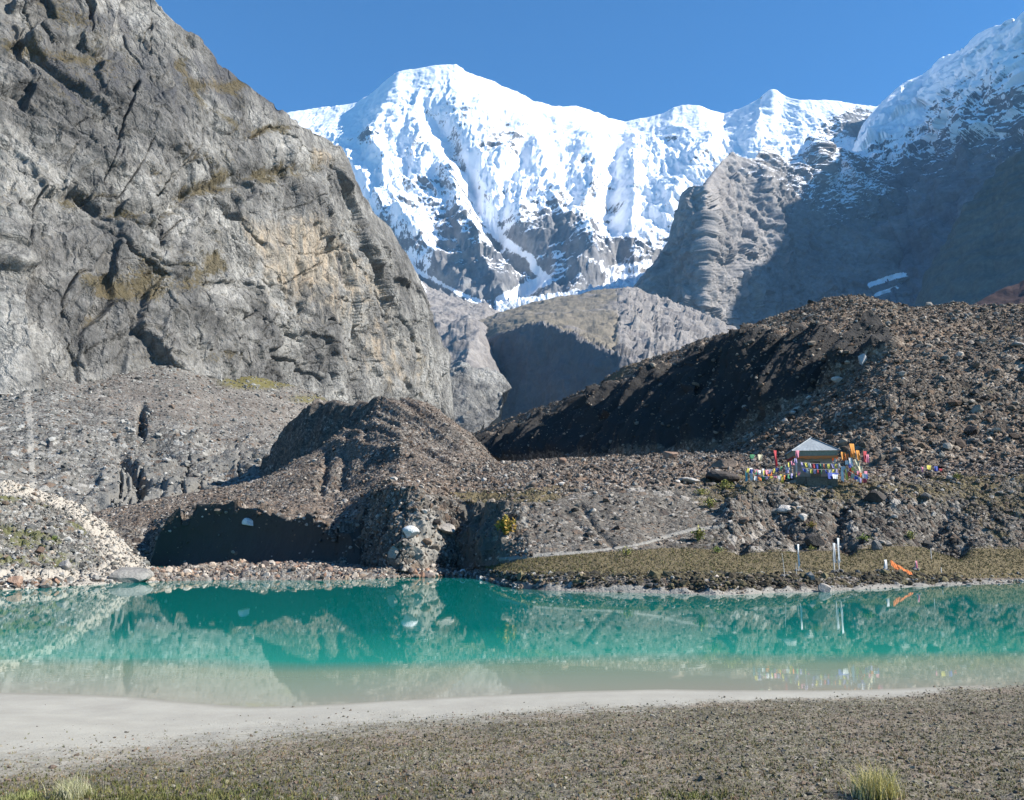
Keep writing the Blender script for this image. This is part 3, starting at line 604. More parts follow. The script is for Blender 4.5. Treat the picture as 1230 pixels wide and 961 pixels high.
TB = [(-900, 330, 150), (-300, 400, 200), (0, 440, 250), (40, 432, 255), (60, 424, 260), (100, 436, 265), (150, 432, 275), (200, 424, 285), (225, 435, 290), (250, 450, 300), (300, 452, 310), (350, 466, 330), (400, 488, 350), (450, 510, 380), (500, 530, 400)]
sheet('talus', 'talus_slope', np.r_[np.arange(-900, -60, 6.0), np.arange(-60, 500, 0.9)], [[(-900, 680, 90), (0, 660, 120), (125, 645, 130), (320, 610, 160), (500, 600, 200)], [(-900, 600, 110), (0, 560, 165), (125, 565, 175), (250, 560, 195), (320, 545, 215), (500, 570, 260)], TB], [110, 150, 8], d_tal, M['talus'], m_tal, post=[(0, 30, -8)], smu=1,
      label='grey and reddish talus slope with gullied outcrops at the foot of the cliff', cat='talus slope')

# ------------------------------------------------------------------ moraine hills behind the lake
def flute(P, ang, sc, seed):
    ca, sa = math.cos(ang), math.sin(ang); u = P[:, 0] * ca + P[:, 1] * sa
    q = np.stack([u / sc, P[:, 2] / (sc * 7), 0 * u + seed], -1); return fbm(q, 4, seed, ridged=True)
def d_hill(P, N, px, py, V, s):
    q = P / 10.0; n = fbm(q * .8, 4, 3)
    bank = sstep(1.05, .9, V) * sstep(175, 190, px)
    top = np.exp(-((V - 1) / .10) ** 2)
    fl = flute(P, 0.5, 5.0, 7) * sstep(380, 420, px) * sstep(585, 540, py + 0 * px) * sstep(600, 520, px)
    f1, f2, c = worley(P * .55, 8, 2)
    ragged = (c - .4) * 1.6 * top + fbm(q * 3.5, 4, 13) * 1.1 * top
    sl = sstep(1.0, 1.2, V)
    h = n * 1.1 * sl + fl * 1.7 + fbm(q * 3, 4, 4) * .35
    out = P + VUP * (h + (cobbles(P, 1.3, 5) * .35 + cobbles(P, 3.0, 6) * .6) * sl + ragged)[:, None]
    out = out + N * (bank * (fbm(P * np.array([.35, .35, .08]), 4, 33, ridged=True) * .3 + fbm(q * 5, 3, 9) * .15 - .9 * np.sin(np.pi * np.clip(V, 0, 1))))[:, None]
    for pts, wd, am in (([(396, 552), (392, 570), (385, 592)], 5, .8), ([(420, 536), (417, 560), (410, 585)], 6, .6), ([(442, 500), (440, 540)], 4, .6)):
        d, t = dpoly(px + 3 * n, py, pts); out[:, 2] -= am * np.exp(-(d / wd) ** 2)
    return out
def m_hill(s):
    m = Z(len(s.P)); n = fbm(s.P / 9, 5, 3)
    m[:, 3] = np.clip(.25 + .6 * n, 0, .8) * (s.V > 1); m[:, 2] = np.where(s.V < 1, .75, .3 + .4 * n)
    m[:, 1] = .25 * sstep(.1, .4, n) * np.exp(-((s.PX - 480) / 70) ** 2 - ((s.PY - 540) / 20) ** 2) * 2; return m
BT1 = [(60, 700, 74), (150, 696, 80), (178, 690, 82.5), (184, 672, 83), (190, 652, 83), (200, 636, 83), (218, 624, 83), (240, 617, 82.5), (260, 614, 82), (285, 610, 81), (310, 613, 79.5), (330, 620, 78.5), (350, 626, 77.5), (375, 631, 76), (400, 638, 74), (420, 634, 73), (436, 618, 74), (450, 600, 77), (480, 588, 80), (620, 590, 84)]
H1T = [(60, 640, 100), (100, 618, 115), (125, 611, 118), (160, 603, 120), (200, 597, 122), (260, 587, 124), (300, 581, 125), (318, 574, 126), (350, 557, 128), (380, 543, 130), (410, 527, 133), (430, 514, 136), (442, 498, 142), (452, 485, 148), (480, 484, 152), (500, 488, 155), (530, 499, 160), (560, 515, 165), (585, 540, 168), (620, 600, 170)]
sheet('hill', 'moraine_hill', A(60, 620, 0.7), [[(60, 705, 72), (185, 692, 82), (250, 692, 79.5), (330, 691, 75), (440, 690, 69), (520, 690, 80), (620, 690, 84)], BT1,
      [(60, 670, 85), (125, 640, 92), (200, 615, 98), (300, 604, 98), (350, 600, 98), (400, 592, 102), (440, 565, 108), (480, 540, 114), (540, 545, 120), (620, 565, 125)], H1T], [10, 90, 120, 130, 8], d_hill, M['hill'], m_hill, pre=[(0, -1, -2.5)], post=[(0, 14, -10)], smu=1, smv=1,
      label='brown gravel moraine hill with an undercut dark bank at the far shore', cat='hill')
def d_h2(P, N, px, py, V, s):
    fl = flute(P, -0.8, 3.2, 17); return P + N * (fl * 1.1 + fbm(P / 3, 3, 5) * .35)[:, None] + VUP * (fbm(P / 4, 4, 8) * .5)[:, None]
def m_h2(s):
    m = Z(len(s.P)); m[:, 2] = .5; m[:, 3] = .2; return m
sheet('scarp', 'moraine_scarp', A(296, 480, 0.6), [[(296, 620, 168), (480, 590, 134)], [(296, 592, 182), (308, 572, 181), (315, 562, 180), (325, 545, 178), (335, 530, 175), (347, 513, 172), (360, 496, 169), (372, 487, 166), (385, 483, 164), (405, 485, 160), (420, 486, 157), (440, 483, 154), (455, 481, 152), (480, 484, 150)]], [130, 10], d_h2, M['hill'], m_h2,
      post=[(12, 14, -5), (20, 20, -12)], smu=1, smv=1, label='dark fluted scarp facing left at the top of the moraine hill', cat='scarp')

# left mound
def d_mound(P, N, px, py, V, s):
    q = P / 10.0; sl = sstep(.05, .3, V)
    return P + VUP * ((fbm(q * 1.2, 4, 3) * .8 + fbm(q * 6, 3, 7) * .18 + cobbles(P, 1.5, 3) * .9 + cobbles(P, 3.4, 6) * .7) * sl)[:, None]
def m_mound(s):
    m = Z(len(s.P)); n = fbm(s.P / 5, 5, 13); sk = np.interp(s.PX, [0, 30, 60, 90, 120, 150, 175], [581, 583, 592, 605, 628, 655, 682])
    m[:, 1] = np.clip(0.95 * np.exp(-((s.PY - sk) / (16 + 22 * sstep(60, 150, s.PX))) ** 2) + .25 * n + .6 * sstep(672, 690, s.PY) + .35 * sstep(100, 150, s.PX), 0, 1)
    m[:, 0] = np.clip(0.42 + .8 * fbm(s.P / 3, 4, 77), 0, 1) * (1 - sstep(.3, .6, m[:, 1])); m[:, 2] = .35; return m
sheet('mound', 'gravel_mound', np.r_[np.arange(-700, -40, 4.0), np.arange(-40, 215, 0.6)], [[W(-700, 745), W(-200, 722), W(0, 709), W(60, 706), W(120, 702), W(180, 698), W(215, 697)], [(-700, 640, 48), (-200, 640, 50), (0, 655, 54), (60, 660, 56), (120, 672, 59), (160, 682, 61), (185, 691, 61), (215, 696, 58)],
      [(-700, 500, 56), (-200, 550, 60), (0, 580, 63), (30, 582, 65), (60, 591, 66), (90, 604, 67), (120, 627, 68), (150, 654, 67), (172, 678, 65), (186, 690, 63), (215, 696, 60)]], [12, 60, 170, 8], d_mound, M['mound'], m_mound, pre=[(0, -3, -1.2)], post=[(0, 8, -4)], smu=1, smv=2,
      label='pale gravel mound with sparse turf at the left end of the lake', cat='mound')

BW = [(168, 699), (180, 699), (210, 698), (260, 697), (300, 697), (350, 697), (400, 697), (440, 696), (480, 694), (520, 693), (548, 691)]
sheet('bar', 'gravel_bar', A(170, 548, 0.8), [[W(a, b) for a, b in BW], [(a, b - 10 - 2.5 * math.sin(a * .11) - 1.5 * math.sin(a * .043), float(Dz(a, b)) + 1.6) for a, b in BW]], [4, 18, 14], lambda P, N, px, py, V, s: P + VUP * (cobbles(P, 2.4, 3) * .8 + fbm(P, 3, 4) * .08)[:, None], M['mound'],
      lambda s: Z(len(s.P)) + np.array([0, .15, 0, .25], F32), pre=[(0, -2, -1)], post=[(0, 30, -.1)], smu=1, smv=1, label='narrow stony bar along the foot of the dark bank', cat='gravel bar')
# big moraine on the right
MT = [(480, 575, 245), (508, 557, 240), (525, 545, 235), (540, 535, 230), (570, 521, 222), (600, 509, 216), (630, 497, 210), (660, 485, 205), (690, 473, 200), (720, 459, 195), (750, 443, 190), (775, 436, 186), (800, 429, 182), (820, 420, 179), (840, 410, 176), (860, 404, 173), (880, 400, 170), (905, 393, 167), (930, 385, 163),
      (950, 378, 161), (970, 370, 158), (990, 364, 156), (1010, 361, 154), (1040, 362, 152), (1060, 365, 150), (1085, 370, 148), (1100, 373, 147), (1125, 369, 146), (1150, 368, 145), (1180, 371, 143), (1230, 371, 140), (1350, 350, 132), (1700, 320, 110)]
WT = [(480, 580, 235), (508, 560, 231), (540, 542, 222), (600, 524, 207), (660, 505, 196), (700, 487, 188), (740, 465, 181), (780, 450, 172), (820, 436, 164), (850, 422, 157), (875, 411, 150), (900, 404, 139), (935, 401, 133), (970, 400, 127.5), (1010, 401, 122), (1050, 402, 117), (1080, 405, 114), (1100, 407, 113), (1150, 406, 114), (1230, 402, 113), (1700, 370, 97)]
WB = [(480, 590, 225), (508, 572, 221), (540, 562, 214), (600, 556, 196), (640, 553, 181), (700, 553, 160), (760, 553, 141), (800, 552, 134), (840, 550, 126), (868, 545, 122), (900, 523, 119.5), (930, 503, 117), (960, 486, 114.5), (990, 470, 112), (1020, 448, 110), (1045, 432, 108.5), (1070, 422, 107.5), (1100, 420, 106.5), (1150, 426, 105), (1230, 430, 102), (1700, 400, 88)]
WF = [(480, 640, 200), (600, 610, 160), (700, 605, 125), (800, 605, 100), (870, 600, 88), (930, 590, 84), (1000, 585, 82), (1100, 580, 81), (1230, 575, 80), (1700, 570, 75)]
def d_mor(P, N, px, py, V, s):
    q = P / 10.0; n = fbm(q * .7, 4, 3)
    wall = sstep(.95, 1.15, V) * sstep(2.1, 1.9, V) * sstep(1095, 1060, px)
    top = sstep(1.9, 2.05, V)
    fl = flute(P, 2.2, 6.5, 27); fl2 = flute(P, 2.2, 2.2, 37)
    rough = 1 - wall
    lip = np.exp(-((V - 2) / .12) ** 2)
    out = P + N * (wall * (fl * 3.6 + fl2 * 1.5 + fbm(q * 2.5, 4, 77) * 1.2))[:, None]
    for pts, wd, am in (([(700, 490), (720, 520), (690, 545)], 12, 3.0), ([(830, 440), (828, 490), (812, 540)], 7, 4.0), ([(775, 455), (740, 500), (700, 540)], 9, 2.6), ([(900, 408), (885, 440), (870, 470)], 7, 2.2)):
        d, t = dpoly(px + 4 * n, py, pts); out = out + (np.array([0.75, -.5, .15]) * am)[None] * (np.maximum(0, 1 - d / wd))[:, None]
    h = n * 1.2 * rough + fbm(q * 3.2, 4, 5) * .22 + (cobbles(P, .5, 5) * .35 + cobbles(P, 1.6, 7) * .6) * rough + lip * fbm(q * 4, 3, 6) * 1.0
    for pts, wd, am in (([(1000, 515), (1080, 490), (1160, 462), (1230, 450)], 7, 2.0), ([(980, 560), (1060, 530), (1140, 520), (1230, 505)], 6, 1.2), ([(1090, 410), (1160, 395), (1230, 398)], 5, 1.4)):
        d, t = dpoly(px + 5 * n, py, pts); h = h - am * np.exp(-(d / wd) ** 2)
    return out + VUP * h[:, None]
def m_mor(s):
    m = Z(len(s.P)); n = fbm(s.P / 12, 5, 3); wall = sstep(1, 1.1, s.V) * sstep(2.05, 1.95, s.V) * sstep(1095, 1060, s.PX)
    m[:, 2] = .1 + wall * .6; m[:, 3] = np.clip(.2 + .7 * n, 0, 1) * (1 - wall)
    m[:, 0] = np.clip(sstep(2.0, 2.4, s.V) * (.3 + .35 * n) + 0.5 * np.exp(-((s.PX - 1180) / 60) ** 2 - ((s.PY - 470) / 10) ** 2), 0, 1); return m
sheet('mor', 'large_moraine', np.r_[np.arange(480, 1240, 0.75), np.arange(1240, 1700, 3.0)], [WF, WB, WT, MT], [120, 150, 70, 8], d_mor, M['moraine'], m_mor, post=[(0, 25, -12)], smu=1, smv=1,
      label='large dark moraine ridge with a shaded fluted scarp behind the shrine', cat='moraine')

# ------------------------------------------------------------------ near terrace, banks and low shore flat
WL = [(400, 695), (440, 694), (480, 692), (515, 691), (545, 690), (565, 691), (585, 695), (600, 700), (620, 706), (650, 709), (700, 711), (760, 712), (800, 713), (860, 715), (900, 714), (930, 712), (960, 712), (1000, 710), (1060, 707), (1100, 705), (1160, 703), (1230, 701), (1400, 698), (1700, 696)]
RB = [(a, b - dy, float(Dz(a, b)) + dd) for (a, b), dy, dd in zip(WL, [3, 3, 3, 3, 3, 6, 11, 14, 17, 18, 18, 18, 18, 18, 17, 16, 15, 13, 11, 9, 6, 5, 5, 5], [.5, .5, .5, .5, .6, 1.2, 1.3, 1.4, 1.4, 1.4, 1.4, 1.4, 1.4, 1.6, 1.8, 2, 2.2, 2.4, 3, 3.6, 4.5, 5, 5, 5])]
RT1 = [(400, 689, 71), (430, 688, 70.5), (450, 688, 67), (475, 687, 61.5), (485, 687, 61), (505, 687, 62.5), (530, 686, 65), (548, 685, 66.5), (565, 683, 65), (590, 680, 61), (612, 676, 58), (635, 670, 57), (660, 668, 57), (700, 664, 57.5), (760, 660, 58.5), (800, 658, 60), (850, 661, 60), (900, 664, 60), (950, 662, 61), (1000, 661, 62), (1060, 657, 63), (1100, 655, 63.5), (1160, 657, 64), (1230, 659, 64), (1400, 655, 64), (1700, 650, 62)]
RE = [(400, 660, 79), (430, 640, 78), (440, 617, 77), (450, 598, 75.5), (462, 586, 73.5), (475, 583, 69), (490, 586, 67.5), (515, 594, 68), (535, 600, 70), (550, 602, 71.5), (580, 604, 70), (600, 606, 67), (615, 606, 65), (640, 602, 65), (670, 597, 66), (700, 593, 67), (750, 588, 68), (800, 585, 69), (860, 590, 69), (900, 591, 69.5), (950, 587, 70), (985, 582, 70.5), (1040, 581, 71), (1100, 584, 71), (1160, 580, 72), (1230, 577, 72), (1400, 570, 72), (1700, 560, 70)]
RK = [(400, 640, 92), (435, 600, 92), (455, 580, 92), (480, 571, 94), (520, 564, 97), (560, 559, 100), (600, 557, 103), (640, 555, 104), (700, 552, 104), (750, 550, 102), (800, 547, 99), (860, 546, 94), (900, 548, 88), (950, 556, 80), (985, 562, 78), (1050, 562, 79), (1100, 560, 80), (1230, 555, 82), (1400, 550, 82), (1700, 540, 80)]
def d_tc(P, N, px, py, V, s):
    q = P / 10.0; n = fbm(q * 1.3, 4, 3); face = sstep(1.95, 2.15, V) * sstep(3.05, 2.9, V)
    flat = sstep(.9, 1.05, V) * sstep(2.1, 1.95, V); top = sstep(2.95, 3.1, V); lowb = sstep(.02, .3, V) * sstep(1.1, .9, V)
    rub = fbm(q * 5, 4, 15) * .16 + cobbles(P, 1.0, 5) * .5 + cobbles(P, 2.6, 6) * .7
    right = sstep(860, 930, px); smooth = sstep(620, 660, px) * sstep(880, 840, px)
    h = face * (n * .5 * right * 2.0 + rub * (1 - .75 * smooth) + fbm(q * 2.2, 4, 18) * .3 * right) + top * (rub + n * .35) + flat * (fbm(q * 3, 3, 4) * .03 + fbm(q * .8, 3, 6) * .10)
    h = h + lowb * (fbm(q * 9, 4, 25, ridged=True) * .22 - .05) * sstep(560, 600, px) * sstep(1200, 1120, px) + lowb * sstep(600, 560, px) * cobbles(P, 2.2, 3) * .8
    h = h + np.exp(-((V - 3) / .07) ** 2) * fbm(q * 8, 3, 6) * .25
    out = P + VUP * h[:, None]
    out = out + N * (face * (fbm(P * np.array([.6, .6, .2]), 4, 35, ridged=True) * .8) * sstep(640, 600, px))[:, None]
    for pts, wd, am in (([(698, 606), (712, 630), (735, 655)], 3.2, .22), ([(680, 612), (705, 640)], 3, .1), ([(880, 622), (905, 600), (935, 600)], 12, -.9), ([(890, 655), (930, 620), (960, 650)], 9, .7), ([(1130, 620), (1110, 640), (1150, 655)], 12, .9), ([(1010, 610), (1000, 640), (1020, 655)], 9, .8)):
        d, t = dpoly(px + 3 * n, py, pts); out[:, 2] -= am * np.exp(-(d / wd) ** 2)
    return out
PATHS = [([(600, 672), (650, 667), (700, 663), (740, 658), (775, 652), (800, 645), (830, 637), (870, 632)], 2.4, 1.15), ([(640, 603), (660, 598), (700, 594), (640, 612), (620, 640)], 5, .35), ([(925, 598), (960, 588), (1000, 584), (940, 602)], 5, .55), ([(1180, 588), (1230, 600)], 4, .6), ([(622, 612), (632, 630), (640, 655)], 5, .5)]
def m_tc(s):
    m = Z(len(s.P)); n = fbm(s.P / 4, 5, 13); PX, PY, V = s.PX, s.PY, s.V
    flat = sstep(1.0, 1.1, V) * sstep(2.05, 1.92, V) * sstep(570, 610, PX)
    edge = np.exp(-((V - 3.06) / .13) ** 2) * sstep(520, 560, PX) * sstep(760, 640, PX)
    g = .95 * flat + .8 * edge + .38 * sstep(780, 880, PX) * sstep(2.5, 2.9, V) * (V < 3.3) + .25 * sstep(780, 880, PX) * (V > 2) + .45 * n
    m[:, 0] = np.clip(g, 0, 1) * (V > .5)
    pale = 0.9 * sstep(.55, .25, V) * sstep(560, 620, PX) + .95 * sstep(1.15, .8, V) * sstep(1000, 1100, PX)
    for pts, wd, am in PATHS:
        d, _ = dpoly(PX + 2 * n, PY + n, pts); pale = pale + am * np.exp(-(d / wd) ** 2)
    pale = pale * (.75 + .5 * n) + 1.0 * np.exp(-((PX - 512) / 28) ** 2 - ((PY - 645) / 38) ** 2) * (V > 2)  # last term paints the sunlit bank face paler
    m[:, 1] = np.clip(pale, 0, 1); m[:, 0] *= 1 - sstep(.3, .6, m[:, 1])
    m[:, 2] = .55 * sstep(540, 560, PX) * sstep(625, 605, PX) * (V > 2) * (V < 3) + .45 * sstep(630, 650, PX) * sstep(880, 850, PX) * (V > 2) * (V < 2.95)
    m[:, 3] = np.clip(.45 + .6 * n, 0, 1) * (V > 3); return m
sheet('terr', 'shore_terrace', np.r_[np.arange(400, 1240, 0.6), np.arange(1240, 1700, 3.0)], [[W(a, b) for a, b in WL], RB, RT1, RE, RK], [4, 22, 60, 150, 100, 6], d_tc, M['terrace'], m_tc, pre=[(0, -3, -1.3)], post=[(0, 6, -3)], smu=1, smv=1,
      label='stony terrace with a grassy flat along the far shore below the moraine', cat='terrace')
print('terrain', round(time.time() - T0, 1))
#PART2
# ------------------------------------------------------------------ foreground shore
NS = [(-600, 826), (0, 832), (60, 833), (120, 835), (180, 839), (240, 845), (300, 849), (360, 848), (450, 843), (530, 838), (615, 834), (700, 830), (800, 828), (870, 829), (950, 829), (1020, 829), (1080, 827), (1120, 825), (1230, 823), (1900, 818)]
NSW = np.array([world(a, b, float(Dz(a, b))) for a, b in NS])
TU = [(-600, 950), (0, 935), (100, 926), (250, 905), (400, 884), (600, 866), (700, 857), (800, 851), (900, 846), (1000, 842), (1100, 836), (1230, 824), (1900, 815)]
def fg_z(x, y):
    ysr = np.interp(x, NSW[:, 0], NSW[:, 1]); d = ysr - y
    z = np.where(d > 0, 0.035 * np.minimum(d, 2.0) + 0.105 * np.maximum(d - 2.0, 0), 0.05 * d)
    z = np.where(d > 9.5, 0.035 * 2 + .105 * 7.5 + .07 * (np.minimum(d, 16) - 9.5), z)
    return np.maximum(z, -1.5), d
gx = np.r_[np.arange(-160, -12, 2.0), np.arange(-12, 12, 0.03), np.arange(12, 161, 2.0)]
gy = np.r_[np.arange(-40, 4, 1.0), np.arange(4, 19.5, 0.035), np.arange(19.5, 60, 3.0)]
X, Y = np.meshgrid(gx, gy); z, d = fg_z(X, Y)
P = np.stack([X, Y, z], -1).reshape(-1, 3); px, py = pix(P)
P1 = P.copy(); P1[:, 2] = 0
tw = np.interp(px, [0, 400, 700, 1230], [55, 34, 14, 9]); turf = sstep(-tw * 1.3, tw * .7, py - np.interp(px, [a for a, b in TU], [b for a, b in TU]) + 9 * fbm(P1 * 1.2, 4, 5))
P[:, 2] += turf * (fbm(P1 * 2.2, 4, 6) * .03 + fbm(P1 * 9, 3, 7) * .018) + fbm(P1 * .6, 3, 8) * .02 * sstep(0, 1.5, d.ravel()) + fbm(P1 * 20, 2, 12) * .006 * turf
mk = Z(len(P)); mk[:, 0] = turf; mk[:, 1] = sstep(.35, .0, d.ravel() + .1 * fbm(P1 * 1.5, 3, 4))
mk[:, 2] = sstep(915, 950, py + 12 * fbm(P1 * 1.2, 4, 15)) * sstep(900, 300, px)
t = NT('shore_ground'); r, g, b, a, _ = t.attr(); p = t.pos()
n1 = t.noise(p, 1.1, 6, .6); n2 = t.noise(p, 45, 5, .75); n3 = t.noise(p, 6, 5, .7)
sand = t.mix(0.6, t.ramp(n1, [(0.3, (0.29, 0.275, 0.235)), (0.7, (0.35, 0.335, 0.285))]), t.ramp(n2, [(0.3, .75), (.7, 1.15)]), 'MULTIPLY')
sand = t.mix(t.math('MULTIPLY', g, .7), sand, (0.19, 0.18, 0.145))
c1 = sep(t, t.voro(p, 30, out='Color')); c2 = sep(t, t.voro(p, 75, out='Color'))
peb = [(0, (.08, .073, .05)), (.16, (.17, .15, .115)), (.32, (.13, .12, .07)), (.48, (.24, .21, .165)), (.6, (.14, .145, .075)), (.72, (.20, .155, .125)), (.84, (.33, .30, .245)), (.94, (.12, .105, .08))]
gr = t.mix(.5, t.ramp(c1[0], peb, 'CONSTANT'), t.ramp(c2[1], peb, 'CONSTANT'))
gr = t.mix(.7, gr, t.ramp(n3, [(0.3, .55), (.5, 1.0), (.7, 1.35)]), 'MULTIPLY')
gr = t.mix(.6, gr, t.ramp(n1, [(0.3, .7), (.7, 1.25)]), 'MULTIPLY')
gr = t.mix(t.math('MULTIPLY', b, .55), gr, (.075, .068, .05))
gr = t.mix(t.ramp(t.noise(p, .55, 5, .65), [(.48, 0.0), (.62, .6)]), gr, (.20, .155, .12)); gr = t.mix(t.ramp(t.noise(p, .9, 5, .6, 1), [(.52, 0.0), (.66, .65)]), gr, (.085, .075, .05))
e = t.math('ADD', r, t.math('MULTIPLY', t.math('SUBTRACT', n3, .5), 1.5))
col = t.mix(t.ramp(e, [(.30, 0.0), (.85, 1.0)]), sand, gr)
h = t.math('ADD', t.math('MULTIPLY', t.voro(p, 30), -.5), t.math('MULTIPLY', n2, .5))
hb = t.math('MULTIPLY', h, t.math('ADD', t.math('MULTIPLY', r, .9), .12))
M['shore'] = t.done(col, t.bump(hb, .9, .03))
fg = make_mesh('lake_shore', P, grid_faces(len(gy), len(gx)), M['shore'], mask=mk); tag(fg, kind='structure')
FGP, FGT = P, turf

# valley floor under everything
P = np.array([[-9000, -500, -3], [9000, -500, -3], [9000, 9500, -3], [-9000, 9500, -3]], float)
tg = NT('valley_floor'); tg.done(tg.ramp(tg.noise(tg.pos(), .02, 5), [(.3, (.12, .11, .09)), (.7, (.2, .18, .15))]))
tag(make_mesh('ground', P, np.array([[0, 1, 2, 3]]), tg.m), kind='structure')

# water
wx = np.r_[np.arange(-420, -40, 20.0), np.arange(-40, 41, 0.5), np.arange(60, 421, 20.0)]; wy = np.arange(-1, 76, .5) 
X, Y = np.meshgrid(wx, wy); P = np.stack([X, Y, 0 * X], -1).reshape(-1, 3); ysr = np.interp(P[:, 0], NSW[:, 0], NSW[:, 1])
P = P.copy(); P[:, 1] = ysr + np.maximum(P[:, 1], -1) * 1.0
pxw, pyw = pix(P); mk = Z(len(P)); mk[:, 0] = P[:, 1] - ysr
mk[:, 0] = np.clip((P[:, 1] - ysr) / 12.0, 0, 3)
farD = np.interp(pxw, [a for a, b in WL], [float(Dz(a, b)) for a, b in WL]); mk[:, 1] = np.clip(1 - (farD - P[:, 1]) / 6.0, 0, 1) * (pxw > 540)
t = NT('glacial_water'); r, g, b, a, _ = t.attr(); p = t.pos()
nn = t.noise(p, .16, 3, .5); n5 = t.noise(t.pos((.5, 1, 1)), .9, 4, .6)
dd = t.math('ADD', r, t.math('MULTIPLY', t.math('SUBTRACT', nn, .5), .22))
col = t.ramp(dd, [(0.0, (0.27, 0.27, 0.215)), (0.14, (0.23, 0.275, 0.21)), (0.29, (0.19, 0.27, 0.19)), (0.37, (0.09, 0.24, 0.18)), (0.44, (0.02, 0.26, 0.195)), (0.8, (0.006, 0.205, 0.16)), (1.0, (0.0, 0.155, 0.13))])
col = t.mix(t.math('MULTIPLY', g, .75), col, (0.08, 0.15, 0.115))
t.b.inputs['IOR'].default_value = 1.33; t.b.inputs['Specular IOR Level'].default_value = 0.5
wv = t.math('ADD', t.math('MULTIPLY', t.noise(t.pos((.35, 1, 1)), 3.0, 3, .5), .6), t.math('MULTIPLY', t.noise(t.pos((.3, 1, 1)), .5, 2, .5), 1.0))
M['water'] = t.done(col, t.bump(wv, .05, .02), 0.015)
wo = make_mesh('lake_water', P, grid_faces(len(wy), len(wx)), M['water'], mask=mk); tag(wo, kind='structure')

# ================================================================== stones
def ico(sub):
    import bmesh
    bm = bmesh.new(); bmesh.ops.create_icosphere(bm, subdivisions=sub, radius=1)
    V = np.array([v.co[:] for v in bm.verts]); Fc = np.array([[v.index for v in f.verts] for f in bm.faces]); bm.free(); return V, Fc
ICO = {k: ico(k) for k in (1, 2, 3, 4)}
def rock_verts(sub, r, cuts=9, rough=.06, flat=1.0):
    V = ICO[sub][0].copy()
    for _ in range(cuts):
        n = r.normal(size=3); n /= np.linalg.norm(n); d = r.uniform(.45, .88); e = V @ n - d
        V = V - np.where(e > 0, e, 0)[:, None] * n
    V *= 1 + rough * fbm(V * 2.3 + r.uniform(0, 50), 3, 2)[:, None]
    V *= np.array([1, r.uniform(.65, 1.0), r.uniform(.55, .9) * flat]); V /= np.abs(V).max()
    return V
rr = np.random.default_rng(21)
PROTO = {s: [rock_verts(s, rr) for _ in range(10)] for s in (1, 2)}
def rotz(n): 
    a = rr.uniform(0, 6.283, n); b = rr.uniform(-.5, .5, n); ca, sa, cb, sb = np.cos(a), np.sin(a), np.cos(b), np.sin(b)
    R = np.zeros((n, 3, 3)); R[:, 0, 0] = ca * cb; R[:, 0, 1] = -sa; R[:, 0, 2] = ca * sb; R[:, 1, 0] = sa * cb; R[:, 1, 1] = ca; R[:, 1, 2] = sa * sb; R[:, 2, 0] = -sb; R[:, 2, 2] = cb; return R
def stones(name, pos, size, cols, sub=1, mat=None, sink=.3, label=None, cat=None):
    Vs, Fs, Cs = [], [], []; base = 0; pr = PROTO[sub]; pid = rr.integers(0, len(pr), len(pos)); Fi = ICO[sub][1]
    R = rotz(len(pos))
    for k in range(len(pr)):
        m = np.nonzero(pid == k)[0]
        if not len(m): continue
        v = np.einsum('nij,vj->nvi', R[m], pr[k]) * size[m][:, None, None] + pos[m][:, None, :] + (np.array([0, 0, 1.0]) * (size[m] * (.45 - sink))[:, None])[:, None, :]
        nv = pr[k].shape[0]; Vs.append(v.reshape(-1, 3)); Cs.append(np.repeat(cols[m], nv, 0))
        Fs.append((Fi[None] + (np.arange(len(m)) * nv)[:, None, None] + base).reshape(-1, 3)); base += len(m) * nv
    C4 = np.concatenate(Cs); C4 = np.concatenate([C4, np.ones((len(C4), 1))], 1)
    o = make_mesh(name, np.concatenate(Vs), np.concatenate(Fs), mat or M['stone'], smooth=False, face_col=C4); tag(o, label, cat, kind='stuff'); return o
t = NT('loose_stone'); r, g, b, a, c = t.attr('tint'); p = t.pos(); n = t.noise(p, 5, 5, .7)
M['stone'] = t.done(t.mix(.7, c, t.ramp(n, [(.3, .6), (.7, 1.35)]), 'MULTIPLY'), t.bump(n, .6, .08))
t = NT('small_pebble'); r, g, b, a, c = t.attr('tint'); M['pebble'] = t.done(c)
def boulder_mat(name, c1, c2, sc=1.2):
    t = NT(name); p = t.objpos(); n = t.noise(p, sc, 7, .65, .5); n2 = t.noise(p, sc * 7, 5, .7); oi = t.n('ShaderNodeObjectInfo')
    col = t.mix(t.ramp(n, [(.35, 0.0), (.65, 1.0)]), c1, c2); col = t.mix(.7, col, t.ramp(n2, [(.3, .6), (.7, 1.3)]), 'MULTIPLY')
    col = t.mix(1.0, col, t.ramp(oi.outputs['Random'], [(0, .65), (1, 1.35)]), 'MULTIPLY')
    return t.done(col, t.bump(t.math('ADD', n2, n), .7, .12))
M['b_grey'] = boulder_mat('grey_boulder', (.13, .125, .115), (.25, .235, .21))
M['b_brown'] = boulder_mat('brown_boulder', (.11, .085, .065), (.21, .16, .12))
M['b_red'] = boulder_mat('reddish_boulder', (.19, .12, .085), (.30, .21, .155))
M['b_pale'] = boulder_mat('pale_boulder', (.36, .33, .29), (.55, .50, .44))
M['b_white'] = boulder_mat('white_boulder', (.62, .62, .60), (.80, .79, .76))
M['b_dark'] = boulder_mat('dark_boulder', (.05, .045, .04), (.10, .085, .075))
def stone_cols(n, pal, jit=.25):
    pal = np.array(pal); c = pal[rr.integers(0, len(pal), n)]; return np.clip(c * rr.uniform(1 - jit, 1 + jit, (n, 1)), 0, 1)
